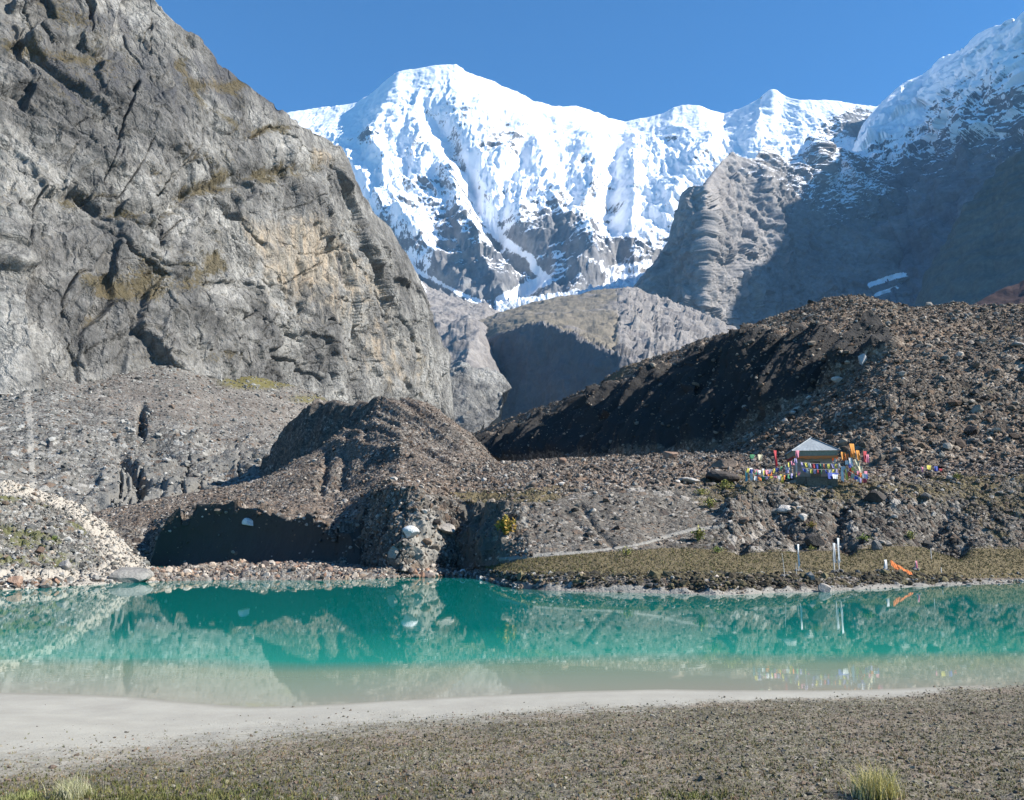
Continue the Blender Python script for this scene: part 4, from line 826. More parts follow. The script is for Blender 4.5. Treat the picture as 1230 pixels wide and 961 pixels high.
def scatter(key, n, wfun, smin, smax, pal, name, power=2.6, sub=1, sink=.3, mat=None, label=None, cat=None):
    s = SH[key]; ii = s.P; px_area = 1.0
    G = s.G; a = np.linalg.norm(np.cross(G[1:, :-1] - G[:-1, :-1], G[:-1, 1:] - G[:-1, :-1]), axis=-1)
    a = np.pad(a, ((0, 1), (0, 1))).ravel(); w = np.maximum(wfun(s), 0) * a; w[s.V < 0] = 0; w /= w.sum()
    j = rr.choice(len(w), n, p=w); size = smin * (1 - rr.random(n) * (1 - (smin / smax) ** power)) ** (-1 / power)
    pos = s.P[j] + rr.normal(0, .1, (n, 3)) * np.array([1, 1, 0])
    return stones(name, pos, size, stone_cols(n, pal), sub, mat, sink, label, cat)
inf = lambda s: (s.PX > -60) & (s.PX < 1290)
nwall = lambda s: inf(s) * np.where((s.V > 1.0) & (s.V < 2.02) & (s.PX < 1085), .4, 1.0)
scatter('mor', 34000, lambda s: nwall(s) * (s.V < 3.02) * (.5 + sstep(800, 950, s.PX)), .10, .75, DSTONES + [(.18, .165, .14), (.12, .09, .07)], 'moraine_rubble', label='loose dark rubble covering the large moraine', cat='rubble')
scatter('hill', 17000, lambda s: inf(s) * np.where(s.V > 1.02, 1, np.where(s.V > .9, .9, np.where(s.V > .05, .25, 0.0))) * (s.V < 3.02), .07, .42, STONES, 'hill_rubble', label='loose stones covering the brown moraine hill', cat='rubble')
scatter('terr', 22000, lambda s: inf(s) * np.where(s.V > 3, 1.4, np.where(s.V > 2, .9 * (1 - .45 * sstep(620, 650, s.PX) * sstep(890, 850, s.PX)), 0.02)) * (1 - .9 * (s.mk[:, 0] > .75)) * (1 - .85 * sstep(545, 555, s.PX) * sstep(612, 600, s.PX) * (s.V < 3)), .07, .42, STONES + [(.27, .22, .17)], 'terrace_rubble', label='loose stones and cobbles over the terrace around the shrine', cat='rubble')
scatter('terr', 4500, lambda s: inf(s) * ((s.V > -.05) & (s.V < 1.2)) * (.15 + 3 * sstep(600, 560, s.PX)), .04, .28, GSTONES + [(.3, .24, .18), (.4, .34, .28)], 'shoreline_stones', label='small stones lining the far waterline', cat='stones')
scatter('mound', 9000, lambda s: inf(s) * (s.V < 2.02), .04, .35, GSTONES + [(.38, .33, .27)], 'mound_stones', label='scattered stones over the gravel mound', cat='stones')
scatter('talus', 12000, lambda s: inf(s) * (s.V < 2.02), .18, 1.1, GSTONES, 'talus_debris', label='scree debris across the talus slope', cat='scree')

scatter('terr', 2600, lambda s: inf(s) * ((s.V > .45) & (s.V < 1.15)) * sstep(585, 610, s.PX) * sstep(1180, 1120, s.PX) * (.4 + np.clip(fbm(s.P / 3, 3, 51) * 2, 0, 1)), .07, .42, [(.055, .045, .03), (.08, .065, .04), (.10, .085, .05), (.045, .04, .03), (.13, .11, .06)], 'turf_clods', sink=.42, label='dark turf clods along the cut edge of the grassy flat', cat='turf clods')
# causeway of reddish rocks along the water under the dark bank
def strip(n, pts, spread, zs, smin, smax, pal, name, label, sub=2):
    pts = np.array([[*world(a, b, float(Dz(a, b)))[:2]] for a, b in pts]); t = rr.uniform(0, len(pts) - 1, n)
    i = t.astype(int); f = t - i; xy = pts[i] * (1 - f)[:, None] + pts[np.minimum(i + 1, len(pts) - 1)] * f[:, None]
    u = rr.random(n); xy[:, 1] += u * spread; z = zs * np.sin(np.pi * np.clip(u, .05, .95)) * rr.uniform(.2, 1, n) * (.35 + .75 * np.abs(fbm(np.c_[xy[:, 0] / 2.2, xy[:, 0] * 0, xy[:, 0] * 0 + 3], 2, 5)) * 2)
    size = smin * (1 - rr.random(n) * (1 - (smin / smax) ** 2.4)) ** (-1 / 2.4)
    return stones(name, np.c_[xy, z], size, stone_cols(n, pal), sub, None, .3, label, 'rocks')
RED = [(.26, .16, .11), (.22, .15, .11), (.34, .28, .22), (.20, .17, .15), (.40, .35, .29), (.28, .21, .15), (.11, .09, .08), (.08, .07, .06)]
strip(1200, [(176, 699), (210, 698), (260, 697), (300, 697), (350, 697), (400, 697), (440, 696), (500, 694), (545, 692)], 3.6, .75, .07, .5, RED, 'shore_rocks', 'reddish rocks packed along the waterline below the dark bank')
scatter('bar', 5200, lambda s: inf(s) * (s.V > 0) * (s.V < 1.9), .06, .42, RED, 'bar_stones', sub=2, label='reddish and grey stones covering the bar below the dark bank', cat='stones')
strip(260, [(-60, 712), (0, 709), (40, 707), (62, 706)], 2.4, .5, .10, .35, RED + GSTONES, 'shore_rocks', 'tan rocks heaped along the waterline at the far left')
strip(160, [(545, 692), (570, 694), (600, 703), (625, 709)], 1.6, .25, .08, .3, GSTONES, 'shore_rocks', 'grey cobbles at the point where the low flat meets the water')

# pebbles and tiny herbs on the near shore
def fg_pick(n, wf):
    m = (np.abs(FGP[:, 0]) < 11.8) & (FGP[:, 1] > 4.2) & (FGP[:, 1] < 19); idx = np.nonzero(m)[0]; q = FGP[idx]; pxx, pyy = pix(q)
    w = wf(pxx, pyy, FGT[idx]) * ((pxx > -80) & (pxx < 1310) & (pyy < 1010)); w = w / w.sum(); j = rr.choice(len(idx), n, p=w); return q[j] + rr.normal(0, .012, (n, 3)) * np.array([1, 1, 0])
n = 34000; q = fg_pick(n, lambda a, b, t: t * t + .0); sz = .006 * (1 - rr.random(n) * (1 - (.006 / .035) ** 2.2)) ** (-1 / 2.2)
stones('shore_pebbles', q, sz, stone_cols(n, [(.12, .11, .09), (.17, .155, .12), (.22, .20, .155), (.15, .11, .085), (.08, .075, .06), (.10, .08, .06), (.13, .12, .07)]), 1, M['pebble'], .3, 'small pebbles strewn through the dry turf of the near shore', 'pebbles')
n = 60; q = fg_pick(n, lambda a, b, t: t ** 3); stones('larger_pebbles', q, rr.uniform(.018, .045, n), stone_cols(n, [(.16, .14, .11), (.22, .20, .17), (.12, .09, .07)]), 2, M['stone'], .35, 'fist sized stones here and there on the near shore', 'stones')
n = 90; q = fg_pick(n, lambda a, b, t: 1 - t + .001); sz = rr.uniform(.006, .014, n)
q = q[q[:, 2] > .03]; sz = sz[:len(q)]
stones('beach_pebbles', q, sz, stone_cols(len(q), [(.26, .25, .22), (.3, .28, .24), (.16, .15, .13)]), 1, M['pebble'], .3, 'few tiny pebbles on the pale silt beach', 'pebbles')

# blades: n tufts merged into one mesh
def blades(name, pos, hgt, cols, per=5, wid=.004, lean=.6, mat=None, parent=None, seg=2):
    n = len(pos) * per; root = np.repeat(pos, per, 0) + rr.normal(0, 1, (n, 3)) * np.array([1, 1, 0]) * np.repeat(hgt, per)[:, None] * .22
    H = np.repeat(hgt, per) * rr.uniform(.5, 1.1, n); a = rr.uniform(0, 6.283, n); L = lean * rr.uniform(.1, 1, n)
    dirx = np.stack([np.cos(a), np.sin(a), 0 * a], -1); b = rr.uniform(0, 6.283, n); side = np.stack([np.cos(b), np.sin(b), 0 * b], -1); w = wid * rr.uniform(.6, 1.4, n)
    V = []
    for k in range(seg + 1):
        f = k / seg; c = root + dirx * (H * L * f * f)[:, None] + VUP * (H * f * (1 - .25 * L * f))[:, None]; ww = (w * (1 - f * .92))[:, None]
        V += [c - side * ww, c + side * ww]
    nv = 2 * (seg + 1); V = np.stack(V, 1).reshape(-1, 3); Fl = []
    for k in range(seg): Fl.append(np.array([2 * k, 2 * k + 1, 2 * k + 3, 2 * k + 2]))
    Fq = (np.array(Fl)[None] + (np.arange(n) * nv)[:, None, None]).reshape(-1, 4)
    C4 = np.repeat(np.repeat(cols, per, 0), nv, 0); C4 = np.concatenate([C4, np.ones((len(C4), 1))], 1)
    return make_mesh(name, V, Fq, mat or M['blade'], smooth=False, face_col=C4, parent=parent)
t = NT('grass_blade'); r, g, b, a, c = t.attr('tint'); M['blade'] = t.done(c)
M['blade'].node_tree.nodes['Principled BSDF'].inputs['Roughness'].default_value = .7
n = 15000; q = fg_pick(n, lambda a, b, t: t ** 2 * (.35 + sstep(850, 960, b)))
s_ = SH['terr']; w_ = np.maximum(s_.mk[:, 0] - .25, 0) * (s_.V > .9) * (s_.PX > 560) * (s_.PX < 1290); j_ = rr.choice(len(w_), 13000, p=w_ / w_.sum())
tag(blades('terrace_grass', s_.P[j_], rr.uniform(.05, .17, 13000), stone_cols(13000, [(.16, .13, .06), (.12, .10, .045), (.22, .18, .09), (.10, .11, .035), (.07, .06, .035)]), 4, .018, .9), 'dry grass tufts over the flat and slopes of the far shore', 'grass', kind='stuff')
tag(blades('grass', q, rr.uniform(.012, .05, n), stone_cols(n, [(.10, .10, .035), (.17, .15, .06), (.22, .18, .09), (.08, .09, .03), (.2, .13, .07)]), 5, .0035, 1.0), 'short dry turf with tiny herbs on the near shore', 'grass', kind='stuff')
n = 1500; q = fg_pick(n, lambda a, b, t: np.exp(-((a - 160) / 190) ** 2 - ((b - 965) / 18) ** 2) + .8 * np.exp(-((a - 830) / 60) ** 2 - ((b - 962) / 10) ** 2))
tag(blades('green_grass', q, rr.uniform(.03, .08, n), stone_cols(n, [(.12, .13, .04), (.17, .16, .06), (.09, .10, .035)]), 6, .004, .9), 'patches of green grass along the bottom edge', 'grass', kind='stuff')
def fg_at(px, py):
    b = (CY - py) / F; lo = None
    for D in np.linspace(4, 25, 1500):
        p = world(px, py, D); zz, _ = fg_z(p[0], p[1])
        if p[2] <= float(zz): return np.array([p[0], p[1], float(zz)])
def local_mesh(o, origin):
    me = o.data; V = np.empty(len(me.vertices) * 3, F32); me.vertices.foreach_get('co', V); V = V.reshape(-1, 3) - np.asarray(origin, F32); me.vertices.foreach_set('co', V.ravel()); o.location = tuple(map(float, origin)); me.update(); return o
def tussock(px, py, h, n, rad, pal, label, group=None):
    p = fg_at(px, py); e = bpy.data.objects.new('grass_tussock', None); COL.objects.link(e); e.location = p; n = int(n); tag(e, label, 'grass tussock', group)
    pp = np.zeros((n, 3)); pp[:, :2] = rr.normal(0, rad, (n, 2))
    blades('stalks', pp, rr.uniform(h * .5, h, n), stone_cols(n, pal), 5, .0028, .75, parent=e, seg=3)
    pp = np.zeros((n, 3)); pp[:, :2] = rr.normal(0, rad * .8, (n, 2))
    blades('base_leaves', pp, rr.uniform(h * .2, h * .45, n), stone_cols(n, [(.10, .12, .025), (.15, .15, .04)]), 5, .003, 1.1, parent=e)
tussock(1052, 957, .31, 200, .06, [(.46, .40, .16), (.36, .33, .10), (.55, .49, .27)], 'yellow green grass tussock standing at the bottom right of the shore')
tussock(85, 960, .24, 150, .07, [(.42, .40, .26), (.32, .32, .15)], 'pale straw coloured tussock at the bottom left corner')
tussock(20, 962, .09, 90, .08, [(.22, .25, .08), (.3, .3, .14)], 'low green tussock in the bottom left corner beside the pale one')
#PART3
# ================================================================== single boulders
BM = {}
def boulder(px, py, wpx, keys, mat, label, group=None, hr=.7, sub=3, sink=.2, name='boulder', cat='boulder', yaw=None, seed=None):
    p = find(px, py, keys) if not isinstance(keys, tuple) else np.array(keys)
    if p is None: return None
    r = np.random.default_rng(seed if seed is not None else int(px * 7 + py * 13)); s = wpx * p[1] / F / 2
    V = rock_verts(sub, r, 11, .07); V = V / np.abs(V).max(0); V *= np.array([s, s * .8, s * hr])
    V[:, 2] += s * hr * (1 - 2 * sink)
    o = make_mesh(name, V, ICO[sub][1], M[mat], smooth=False); o.location = tuple(p); o.rotation_euler = (0, 0, 0)
    tag(o, label, cat, group); return o
boulder(300, 631, 18, ['hill'], 'b_white', 'rounded white boulder perched on the rim of the dark lakeside bank', hr=.62, seed=3)
boulder(1036, 436, 14, ['mor'], 'b_white', 'bright white boulder high on the large moraine scarp', hr=1.2, seed=4)
boulder(1003, 458, 14, ['mor'], 'b_pale', 'pale grey boulder lower left of the bright white one on the moraine', hr=.7, seed=5)
boulder(970, 477, 8, ['mor'], 'b_pale', 'small pale stone at the lower rim of the moraine scarp', hr=.7, seed=6)
boulder(940, 506, 9, ['mor'], 'b_pale', 'small white stone at the foot of the moraine scarp above the shrine', hr=.8, seed=7)
boulder(493, 646, 22, ['terr'], 'b_white', 'angular pale slab facing the lake in the lit bank', hr=.8, seed=8)
boulder(534, 640, 26, ['terr'], 'b_pale', 'tan wedge boulder jutting from the lit bank beside the dark hollow', hr=.55, seed=9)
boulder(497, 690, 20, ['terr'], 'b_pale', 'pale boulder at the waterline foot of the lit bank', hr=.6, seed=10)
boulder(942, 614, 20, ['terr'], 'b_pale', 'large pale slab on the slope below the shrine', hr=.6, seed=11)
boulder(965, 624, 12, ['terr'], 'b_pale', 'pale block right below the large pale slab under the shrine', hr=.8, seed=12)
boulder(1051, 601, 26, ['terr'], 'b_dark', 'dark tilted block on the slope to the lower right of the shrine', hr=.7, seed=13)
boulder(870, 577, 44, ['terr'], 'b_dark', 'big dark flat topped boulder left of the prayer flags', hr=.42, seed=14)
boulder(873, 561, 34, ['terr', 'mor'], 'b_brown', 'brown slab resting behind the big dark boulder left of the prayer flags', hr=.4, seed=15)
boulder(1053, 658, 14, ['terr'], 'b_grey', 'grey pointed stone at the back of the grassy flat', hr=1.0, seed=16)
boulder(980, 656, 30, ['terr'], 'b_dark', 'black boulder where the slope meets the grassy flat', hr=.62, seed=17)
boulder(990, 713, 18, tuple(world(992, 711, float(Dz(992, 711)))), 'b_pale', 'pale stone sitting in the shallows below the flag poles', hr=.7, seed=18)
boulder(153, 697, 62, tuple(world(152, 699, float(Dz(152, 699)))), 'b_grey', 'long flat grey slab at the waterline near the left mound', hr=.36, seed=19)
boulder(112, 702, 26, tuple(world(112, 701, float(Dz(112, 701)))), 'b_dark', 'low dark rock at the waterline left of the long grey slab', hr=.3, seed=20)
boulder(48, 664, 12, ['mound'], 'b_red', 'tan reddish rock halfway up the left mound', hr=.9, seed=21)
boulder(78, 682, 16, ['mound'], 'b_pale', 'white patchy rock low on the left mound', hr=.8, seed=22)
boulder(20, 702, 22, ['mound'], 'b_red', 'reddish brown rock at the far left waterline', hr=.6, seed=23)
boulder(184, 694, 14, tuple(world(186, 697, float(Dz(186, 697)))), 'b_red', 'rusty brown rock between the grey slab and the dark bank', hr=.9, seed=24)
boulder(234, 612, 8, ['hill'], 'b_dark', 'single dark stone on the brown hill over the dark bank', hr=.8, seed=25)
boulder(360, 690, 24, tuple(world(360, 690, 73.5)), 'b_grey', 'blue grey slab leaning in the shade of the dark bank', hr=.5, seed=26)
boulder(426, 690, 12, tuple(world(428, 690, 69)), 'b_grey', 'small blue grey rock in the shade at the right end of the dark bank', hr=1.0, seed=27)
boulder(674, 555, 14, ['terr'], 'b_red', 'reddish block on the skyline of the stony terrace', hr=.8, seed=28)
boulder(804, 548, 20, ['terr', 'mor'], 'b_red', 'broad pinkish block at the back of the stony terrace', hr=.6, seed=29)
boulder(827, 578, 26, ['terr'], 'b_pale', 'low pale slab at the terrace edge left of the shrine', hr=.3, seed=30)
boulder(900, 694, 14, ['terr'], 'b_brown', 'brown rock on the low cut bank of the flat', hr=.6, seed=31)
boulder(1168, 520, 18, ['mor'], 'b_dark', 'large dark boulder on the rubble slope right of the shrine', hr=.8, seed=32)
boulder(1222, 414, 20, ['mor'], 'b_grey', 'grey flat slab near the right edge high on the moraine', hr=.4, seed=33)
boulder(556, 694, 9, tuple(world(556, 692, float(Dz(556, 692)))), 'b_white', 'small upright white stone at the mouth of the dark hollow', hr=1.2, seed=34)
boulder(1112, 598, 16, ['terr'], 'b_grey', 'grey rounded boulder on the slope near the right end', hr=.7, seed=35)

# clusters of look-alike boulders
PRB = []
for k in range(12):
    r = np.random.default_rng(500 + k); V = rock_verts(3, r, 11, .07); V = V / np.abs(V).max(0); V *= np.array([1, .8, .65])
    PRB.append(V)
MESHC = {}
def cluster(n, region, keys, smin, smax, mats, label, group, tries=60, seed=1):
    r = np.random.default_rng(seed); got = 0; xs_ = [p[0] for p in region]; ys_ = [p[1] for p in region]; used = []
    while got < n and tries > 0:
        x = r.uniform(min(xs_), max(xs_)); y = r.uniform(min(ys_), max(ys_))
        if not inpoly(np.array(x), np.array(y), region): continue
        s = smin * (1 - r.random() * (1 - (smin / smax) ** 2.5)) ** (-1 / 2.5)
        if any(abs(x - u) < (s + v) * .5 and abs(y - w) < (s + v) * .4 for u, w, v in used): tries -= .2; continue
        p = find(x, y, keys)
        if p is None: tries -= 1; continue
        m = mats[r.integers(len(mats))]; kk = int(r.integers(len(PRB)))
        if (kk, m) not in MESHC:
            o = make_mesh('boulder', PRB[kk], ICO[3][1], M[m], smooth=False); MESHC[(kk, m)] = o.data
        else:
            o = bpy.data.objects.new('boulder', MESHC[(kk, m)]); COL.objects.link(o)
        h = s * p[1] / F / 2; o.scale = (h, h, h); o.rotation_euler = (r.uniform(-.3, .3), r.uniform(-.3, .3), r.uniform(0, 6.28)); o.location = (p[0], p[1], p[2] + h * .2)
        tag(o, label, 'boulder', group); used.append((x, y, s)); got += 1
cluster(60, [(1045, 560), (1060, 500), (1110, 450), (1230, 430), (1230, 575)], ['mor', 'terr'], 5, 15, ['b_brown', 'b_dark', 'b_grey', 'b_brown'], 'angular dark boulder among the rubble slope right of the shrine', 'boulders on the slope right of the shrine', seed=2)
cluster(40, [(860, 545), (950, 490), (1050, 440), (1100, 440), (1050, 520), (1010, 535), (960, 520), (900, 548)], ['mor', 'terr'], 4, 11, ['b_brown', 'b_grey', 'b_dark', 'b_pale'], 'grey brown boulder on the rubble slope directly behind the shrine', 'boulders on the slope behind the shrine', seed=3)
cluster(45, [(470, 580), (560, 562), (700, 556), (860, 550), (860, 580), (700, 590), (600, 600), (480, 588)], ['terr'], 4, 11, ['b_red', 'b_brown', 'b_pale', 'b_brown'], 'reddish brown boulder on the stony terrace under the moraine scarp', 'boulders on the stony terrace', seed=4)
cluster(40, [(870, 610), (940, 600), (1230, 585), (1230, 650), (1000, 655), (880, 660)], ['terr'], 5, 14, ['b_dark', 'b_brown', 'b_grey', 'b_pale'], 'rough boulder on the slope between the shrine and the grassy flat', 'boulders below the shrine', seed=5)
cluster(30, [(470, 600), (545, 608), (540, 640), (500, 688), (478, 685)], ['terr'], 4, 12, ['b_grey', 'b_pale', 'b_brown'], 'stone embedded in the lit face of the lakeside bank', 'stones in the lit bank', seed=6)
cluster(25, [(200, 640), (240, 622), (320, 618), (400, 640), (440, 615), (470, 590), (440, 600), (400, 628), (320, 612), (240, 615)], ['hill'], 4, 9, ['b_brown', 'b_pale', 'b_grey'], 'loose stone along the ragged rim of the dark bank', 'stones on the rim of the dark bank', seed=7)
cluster(20, [(1000, 366), (1230, 376), (1230, 400), (1100, 400), (960, 395)], ['mor'], 3.5, 8, ['b_grey', 'b_pale', 'b_brown'], 'pale brown stone on the crest of the large moraine', 'stones on the moraine crest', seed=8)

# ================================================================== shrubs
def shrub(px, py, wpx, hpx, keys, pal, label, group=None, n=260, cat='shrub', name='shrub'):
    p = find(px, py, keys); k = p[1] / F; w = wpx * k / 2; h = hpx * k; r = np.random.default_rng(int(px * 3 + py))
    e = bpy.data.objects.new(name, None); COL.objects.link(e); e.location = tuple(p); tag(e, label, cat, group)
    # stems
    V = []; Fc = []
    ns = 9
    tips = []
    for i in range(ns):
        a = r.uniform(0, 6.283); rad = w * r.uniform(.2, .8); tip = np.array([math.cos(a) * rad, math.sin(a) * rad * .8, h * r.uniform(.45, .85)]); tips.append(tip); b = len(V)
        for q, th in ((np.zeros(3), .035 * h), (tip * .5 + np.array([0, 0, .08 * h]), .024 * h), (tip, .010 * h)):
            for c in range(4): V.append(q + np.array([math.cos(c * 1.57) * th, math.sin(c * 1.57) * th, 0]))
        for s_ in range(2):
            for c in range(4): Fc.append([b + s_ * 4 + c, b + s_ * 4 + (c + 1) % 4, b + s_ * 4 + 4 + (c + 1) % 4, b + s_ * 4 + 4 + c])
    make_mesh('stems', np.array(V), np.array(Fc), M['b_brown'], parent=e)
    c = r.normal(size=(n, 3)); c /= np.linalg.norm(c, axis=1)[:, None]; c *= (r.random((n, 1)) ** .45); c *= 1 + .25 * np.sin(c[:, :1] * 7 + 2) 
    c = c * np.array([w, w * .8, h * .5]) + np.array([0, 0, h * .52]); c[:, 2] = np.maximum(c[:, 2], .03 * h)
    u = r.normal(size=(n, 3)); u /= np.linalg.norm(u, axis=1)[:, None]; v = np.cross(u, r.normal(size=(n, 3))); v /= np.linalg.norm(v, axis=1)[:, None]; ls = .11 * h * r.uniform(.5, 1.2, (n, 1))
    V = np.stack([c - u * ls, c + v * ls * .5, c + u * ls, c - v * ls * .5], 1).reshape(-1, 3)
    C = stone_cols(n, pal, .35); C = np.repeat(np.concatenate([C, np.ones((n, 1))], 1), 4, 0)
    make_mesh('leaves', V, np.arange(4 * n).reshape(-1, 4), M['blade'], smooth=False, face_col=C, parent=e)
OG = [(.30, .20, .035), (.22, .19, .04), (.36, .22, .05), (.15, .15, .03)]; YG = [(.24, .24, .06), (.32, .29, .10), (.16, .18, .04)]; GG = [(.16, .22, .04), (.24, .28, .07)]
shrub(608, 641, 21, 21, ['terr'], OG, 'round orange green shrub at the mouth of the dark hollow', n=700)
shrub(853, 608, 14, 12, ['terr'], YG, 'yellow green shrub on the slope left of the shrine')
shrub(843, 594, 16, 9, ['terr'], YG, 'low yellowish shrub just above the yellow green one left of the shrine')
shrub(840, 650, 13, 17, ['terr'], YG, 'tall yellow shrub at the end of the pale path')
shrub(752, 666, 19, 10, ['terr'], YG, 'yellow green shrub in the middle of the grassy flat edge')
shrub(862, 662, 14, 8, ['terr'], GG, 'small green shrub at the slope foot right of the tall yellow one')
shrub(1038, 651, 17, 9, ['terr'], GG, 'bright green cushion shrub at the foot of the slope below the shrine')
shrub(1096, 646, 12, 10, ['terr'], YG, 'yellowish shrub near the slope foot at the right')
shrub(872, 588, 20, 12, ['terr'], YG, 'straw coloured shrub in front of the big dark boulder')
shrub(975, 634, 10, 8, ['terr'], OG, 'small orange green shrub below the pale blocks')
shrub(1150, 575, 12, 9, ['terr', 'mor'], YG, 'pale shrub on the slope by the colourful cloth right of the shrine')
shrub(975, 660, 10, 6, ['terr'], YG, 'tiny yellow shrub beside the black boulder on the flat')
shrub(66, 650, 10, 7, ['mound'], GG, 'green cushion plant on the left mound')

# ================================================================== simple mesh tools for built things
def plain(name, c, rough=.8, metal=0, var=.25, sc=8):
    t = NT(name); n = t.noise(t.objpos(), sc, 5, .65); t.b.inputs['Metallic'].default_value = metal
    return t.done(t.mix(.8, tuple(c), t.ramp(n, [(.3, 1 - var), (.7, 1 + var)]), 'MULTIPLY'), None, rough)
class MB:
    def __init__(s): s.V = []; s.F = []; s.m = []
    def quad(s, a, b, c, d, mi=0): k = len(s.V); s.V += [a, b, c, d]; s.F.append([k, k + 1, k + 2, k + 3]); s.m.append(mi)
    def hexa(s, v, mi=0):
        k = len(s.V); s.V += v
        for f in ((0, 3, 2, 1), (4, 5, 6, 7), (0, 1, 5, 4), (1, 2, 6, 5), (2, 3, 7, 6), (3, 0, 4, 7)): s.F.append([k + i for i in f]); s.m.append(mi)
    def box(s, x0, y0, z0, x1, y1, z1, mi=0, tap=0):
        s.hexa([(x0, y0, z0), (x1, y0, z0), (x1, y1, z0), (x0, y1, z0), (x0 + tap, y0 + tap, z1), (x1 - tap, y0 + tap, z1), (x1 - tap, y1 - tap, z1), (x0 + tap, y1 - tap, z1)], mi)
    def tube(s, pts, r, n=6, mi=0, r1=None):
        pts = [np.array(p, float) for p in pts]; k = len(s.V); N = len(pts)
        for i, p in enumerate(pts):
            d = pts[min(i + 1, N - 1)] - pts[max(i - 1, 0)]; d /= np.linalg.norm(d) + 1e-9; u = np.cross(d, [0.3, .9, .1]); u /= np.linalg.norm(u); v = np.cross(d, u); rad = r if r1 is None else r + (r1 - r) * i / (N - 1)
            for j in range(n): a = 6.28318 * j / n; s.V.append(tuple(p + rad * (math.cos(a) * u + math.sin(a) * v)))
        for i in range(N - 1):
            for j in range(n): s.F.append([k + i * n + j, k + i * n + (j + 1) % n, k + (i + 1) * n + (j + 1) % n, k + (i + 1) * n + j]); s.m.append(mi)
    def build(s, name, mat, parent=None, smooth=False):
        mats = mat if isinstance(mat, list) else None
        return make_mesh(name, np.array(s.V, float), np.array(s.F), None if mats else mat, smooth=smooth, parent=parent, mats=mats, mi=s.m)
def cloth(w, h, seed, nx=5, nz=6, amp=.12, th=.006, taper=0, sag=0, lean=(0, 0)):
    """hanging cloth, top edge on the x axis from 0 to w, falling to -h, with folds and real thickness"""
    r = np.random.default_rng(seed); ph = r.uniform(0, 6.28, 3); V = []; m = MB()
    def pt(i, j, o):
        u = i / nx; v = j / nz; x = w * u * (1 - taper * v) + lean[0] * v; y = amp * (math.sin(u * 6 + ph[0] + v) * v + .5 * math.sin(u * 13 + ph[1]) * v) + lean[1] * v * v; z = -h * v * (1 - .08 * math.sin(u * 5 + ph[2])) - sag * math.sin(math.pi * u) * (1 - v * .3)
        return (x, y + o, z)
    for side, o in ((0, 0), (1, th)):
        for i in range(nx):
            for j in range(nz): m.quad(pt(i, j, o), pt(i + 1, j, o), pt(i + 1, j + 1, o), pt(i, j + 1, o))
    return m
def empty(name, loc, rz=0): 
    e = bpy.data.objects.new(name, None); COL.objects.link(e); e.location = tuple(map(float, loc)); e.rotation_euler = (0, 0, rz); return e
CLC = {'white': (.78, .78, .76), 'cream': (.62, .55, .36), 'red': (.55, .035, .04), 'orange': (.80, .20, .02), 'saffron': (.85, .33, .03), 'blue': (.03, .07, .35), 'green': (.04, .25, .09), 'yellow': (.72, .62, .08), 'pink': (.75, .25, .33), 'lilac': (.38, .33, .55), 'turquoise': (.1, .4, .45), 'greywhite': (.55, .55, .55)}
CM = {k: plain(k + '_cloth', tuple(x * .78 + .05 for x in v), .85, 0, .15, 10) for k, v in CLC.items()}
M['wood'] = plain('weathered_wood', (.22, .16, .10)); M['post_white'] = plain('whitewashed_post', (.66, .62, .56)); M['roofmetal'] = plain('galvanised_roof', (.30, .32, .325), .6, .1, .3, 2)
M['fascia'] = plain('painted_fascia', (.26, .26, .20)); M['plaster'] = plain('grey_plaster', (.44, .33, .26), .9, 0, .3, 3); M['plinth'] = plain('stone_plinth', (.16, .14, .11), .9, 0, .5, 6); M['cord'] = plain('flag_cord', (.45, .42, .36))

# ------------------------------------------------------------------ the shrine
hp = find(985, 578, ['terr']); K = hp[1] / F
HC = np.array([world(985, 578, hp[1])[0], hp[1] + 1.6, hp[2] + .40])
S = empty('shrine', HC, math.radians(-9)); S.scale = (.86, .86, .86); tag(S, 'small square shrine with a grey pyramid roof hung with prayer flags', 'shrine')
hw = 1.52
m = MB(); m.box(-1.85, -1.85, -1.6, 1.85, 1.85, .12); m.box(-.9, -2.15, -1.6, .9, -1.853, .0); m.build('plinth', M['plinth'], S)
m = MB(); m.box(-hw, hw - .15, .123, hw, hw, 1.9); m.box(-hw, -hw, .123, -hw + .15, hw - .153, 1.9); m.box(hw - .15, -hw, .123, hw, hw - .153, 1.9)
m.box(-hw + .153, -hw, .123, -.45, -hw + .15, 1.9); m.box(.45, -hw, .123, hw - .153, -hw + .15, 1.9); m.box(-.447, -hw, 1.55, .447, -hw + .15, 1.9); m.build('wall', M['plaster'], S)
m = MB(); m.box(-.40, -hw + .04, .13, .40, -hw + .09, 1.54); m.box(-.447, -hw + .02, .13, -.403, -hw + .13, 1.547); m.box(.403, -hw + .02, .13, .447, -hw + .13, 1.547); d_ = m.build('door', M['wood'], S)
for sx in (-1, 1):
    for sy in (-1, 1):
        m = MB(); x, y = sx * 1.72, sy * 1.72; m.box(x - .07, y - .07, .123, x + .07, y + .07, 2.02); m.box(x - .1, y - .1, 1.9, x + .1, y + .1, 2.0); m.build('post', M['post_white'], S)
m = MB(); e = 1.90
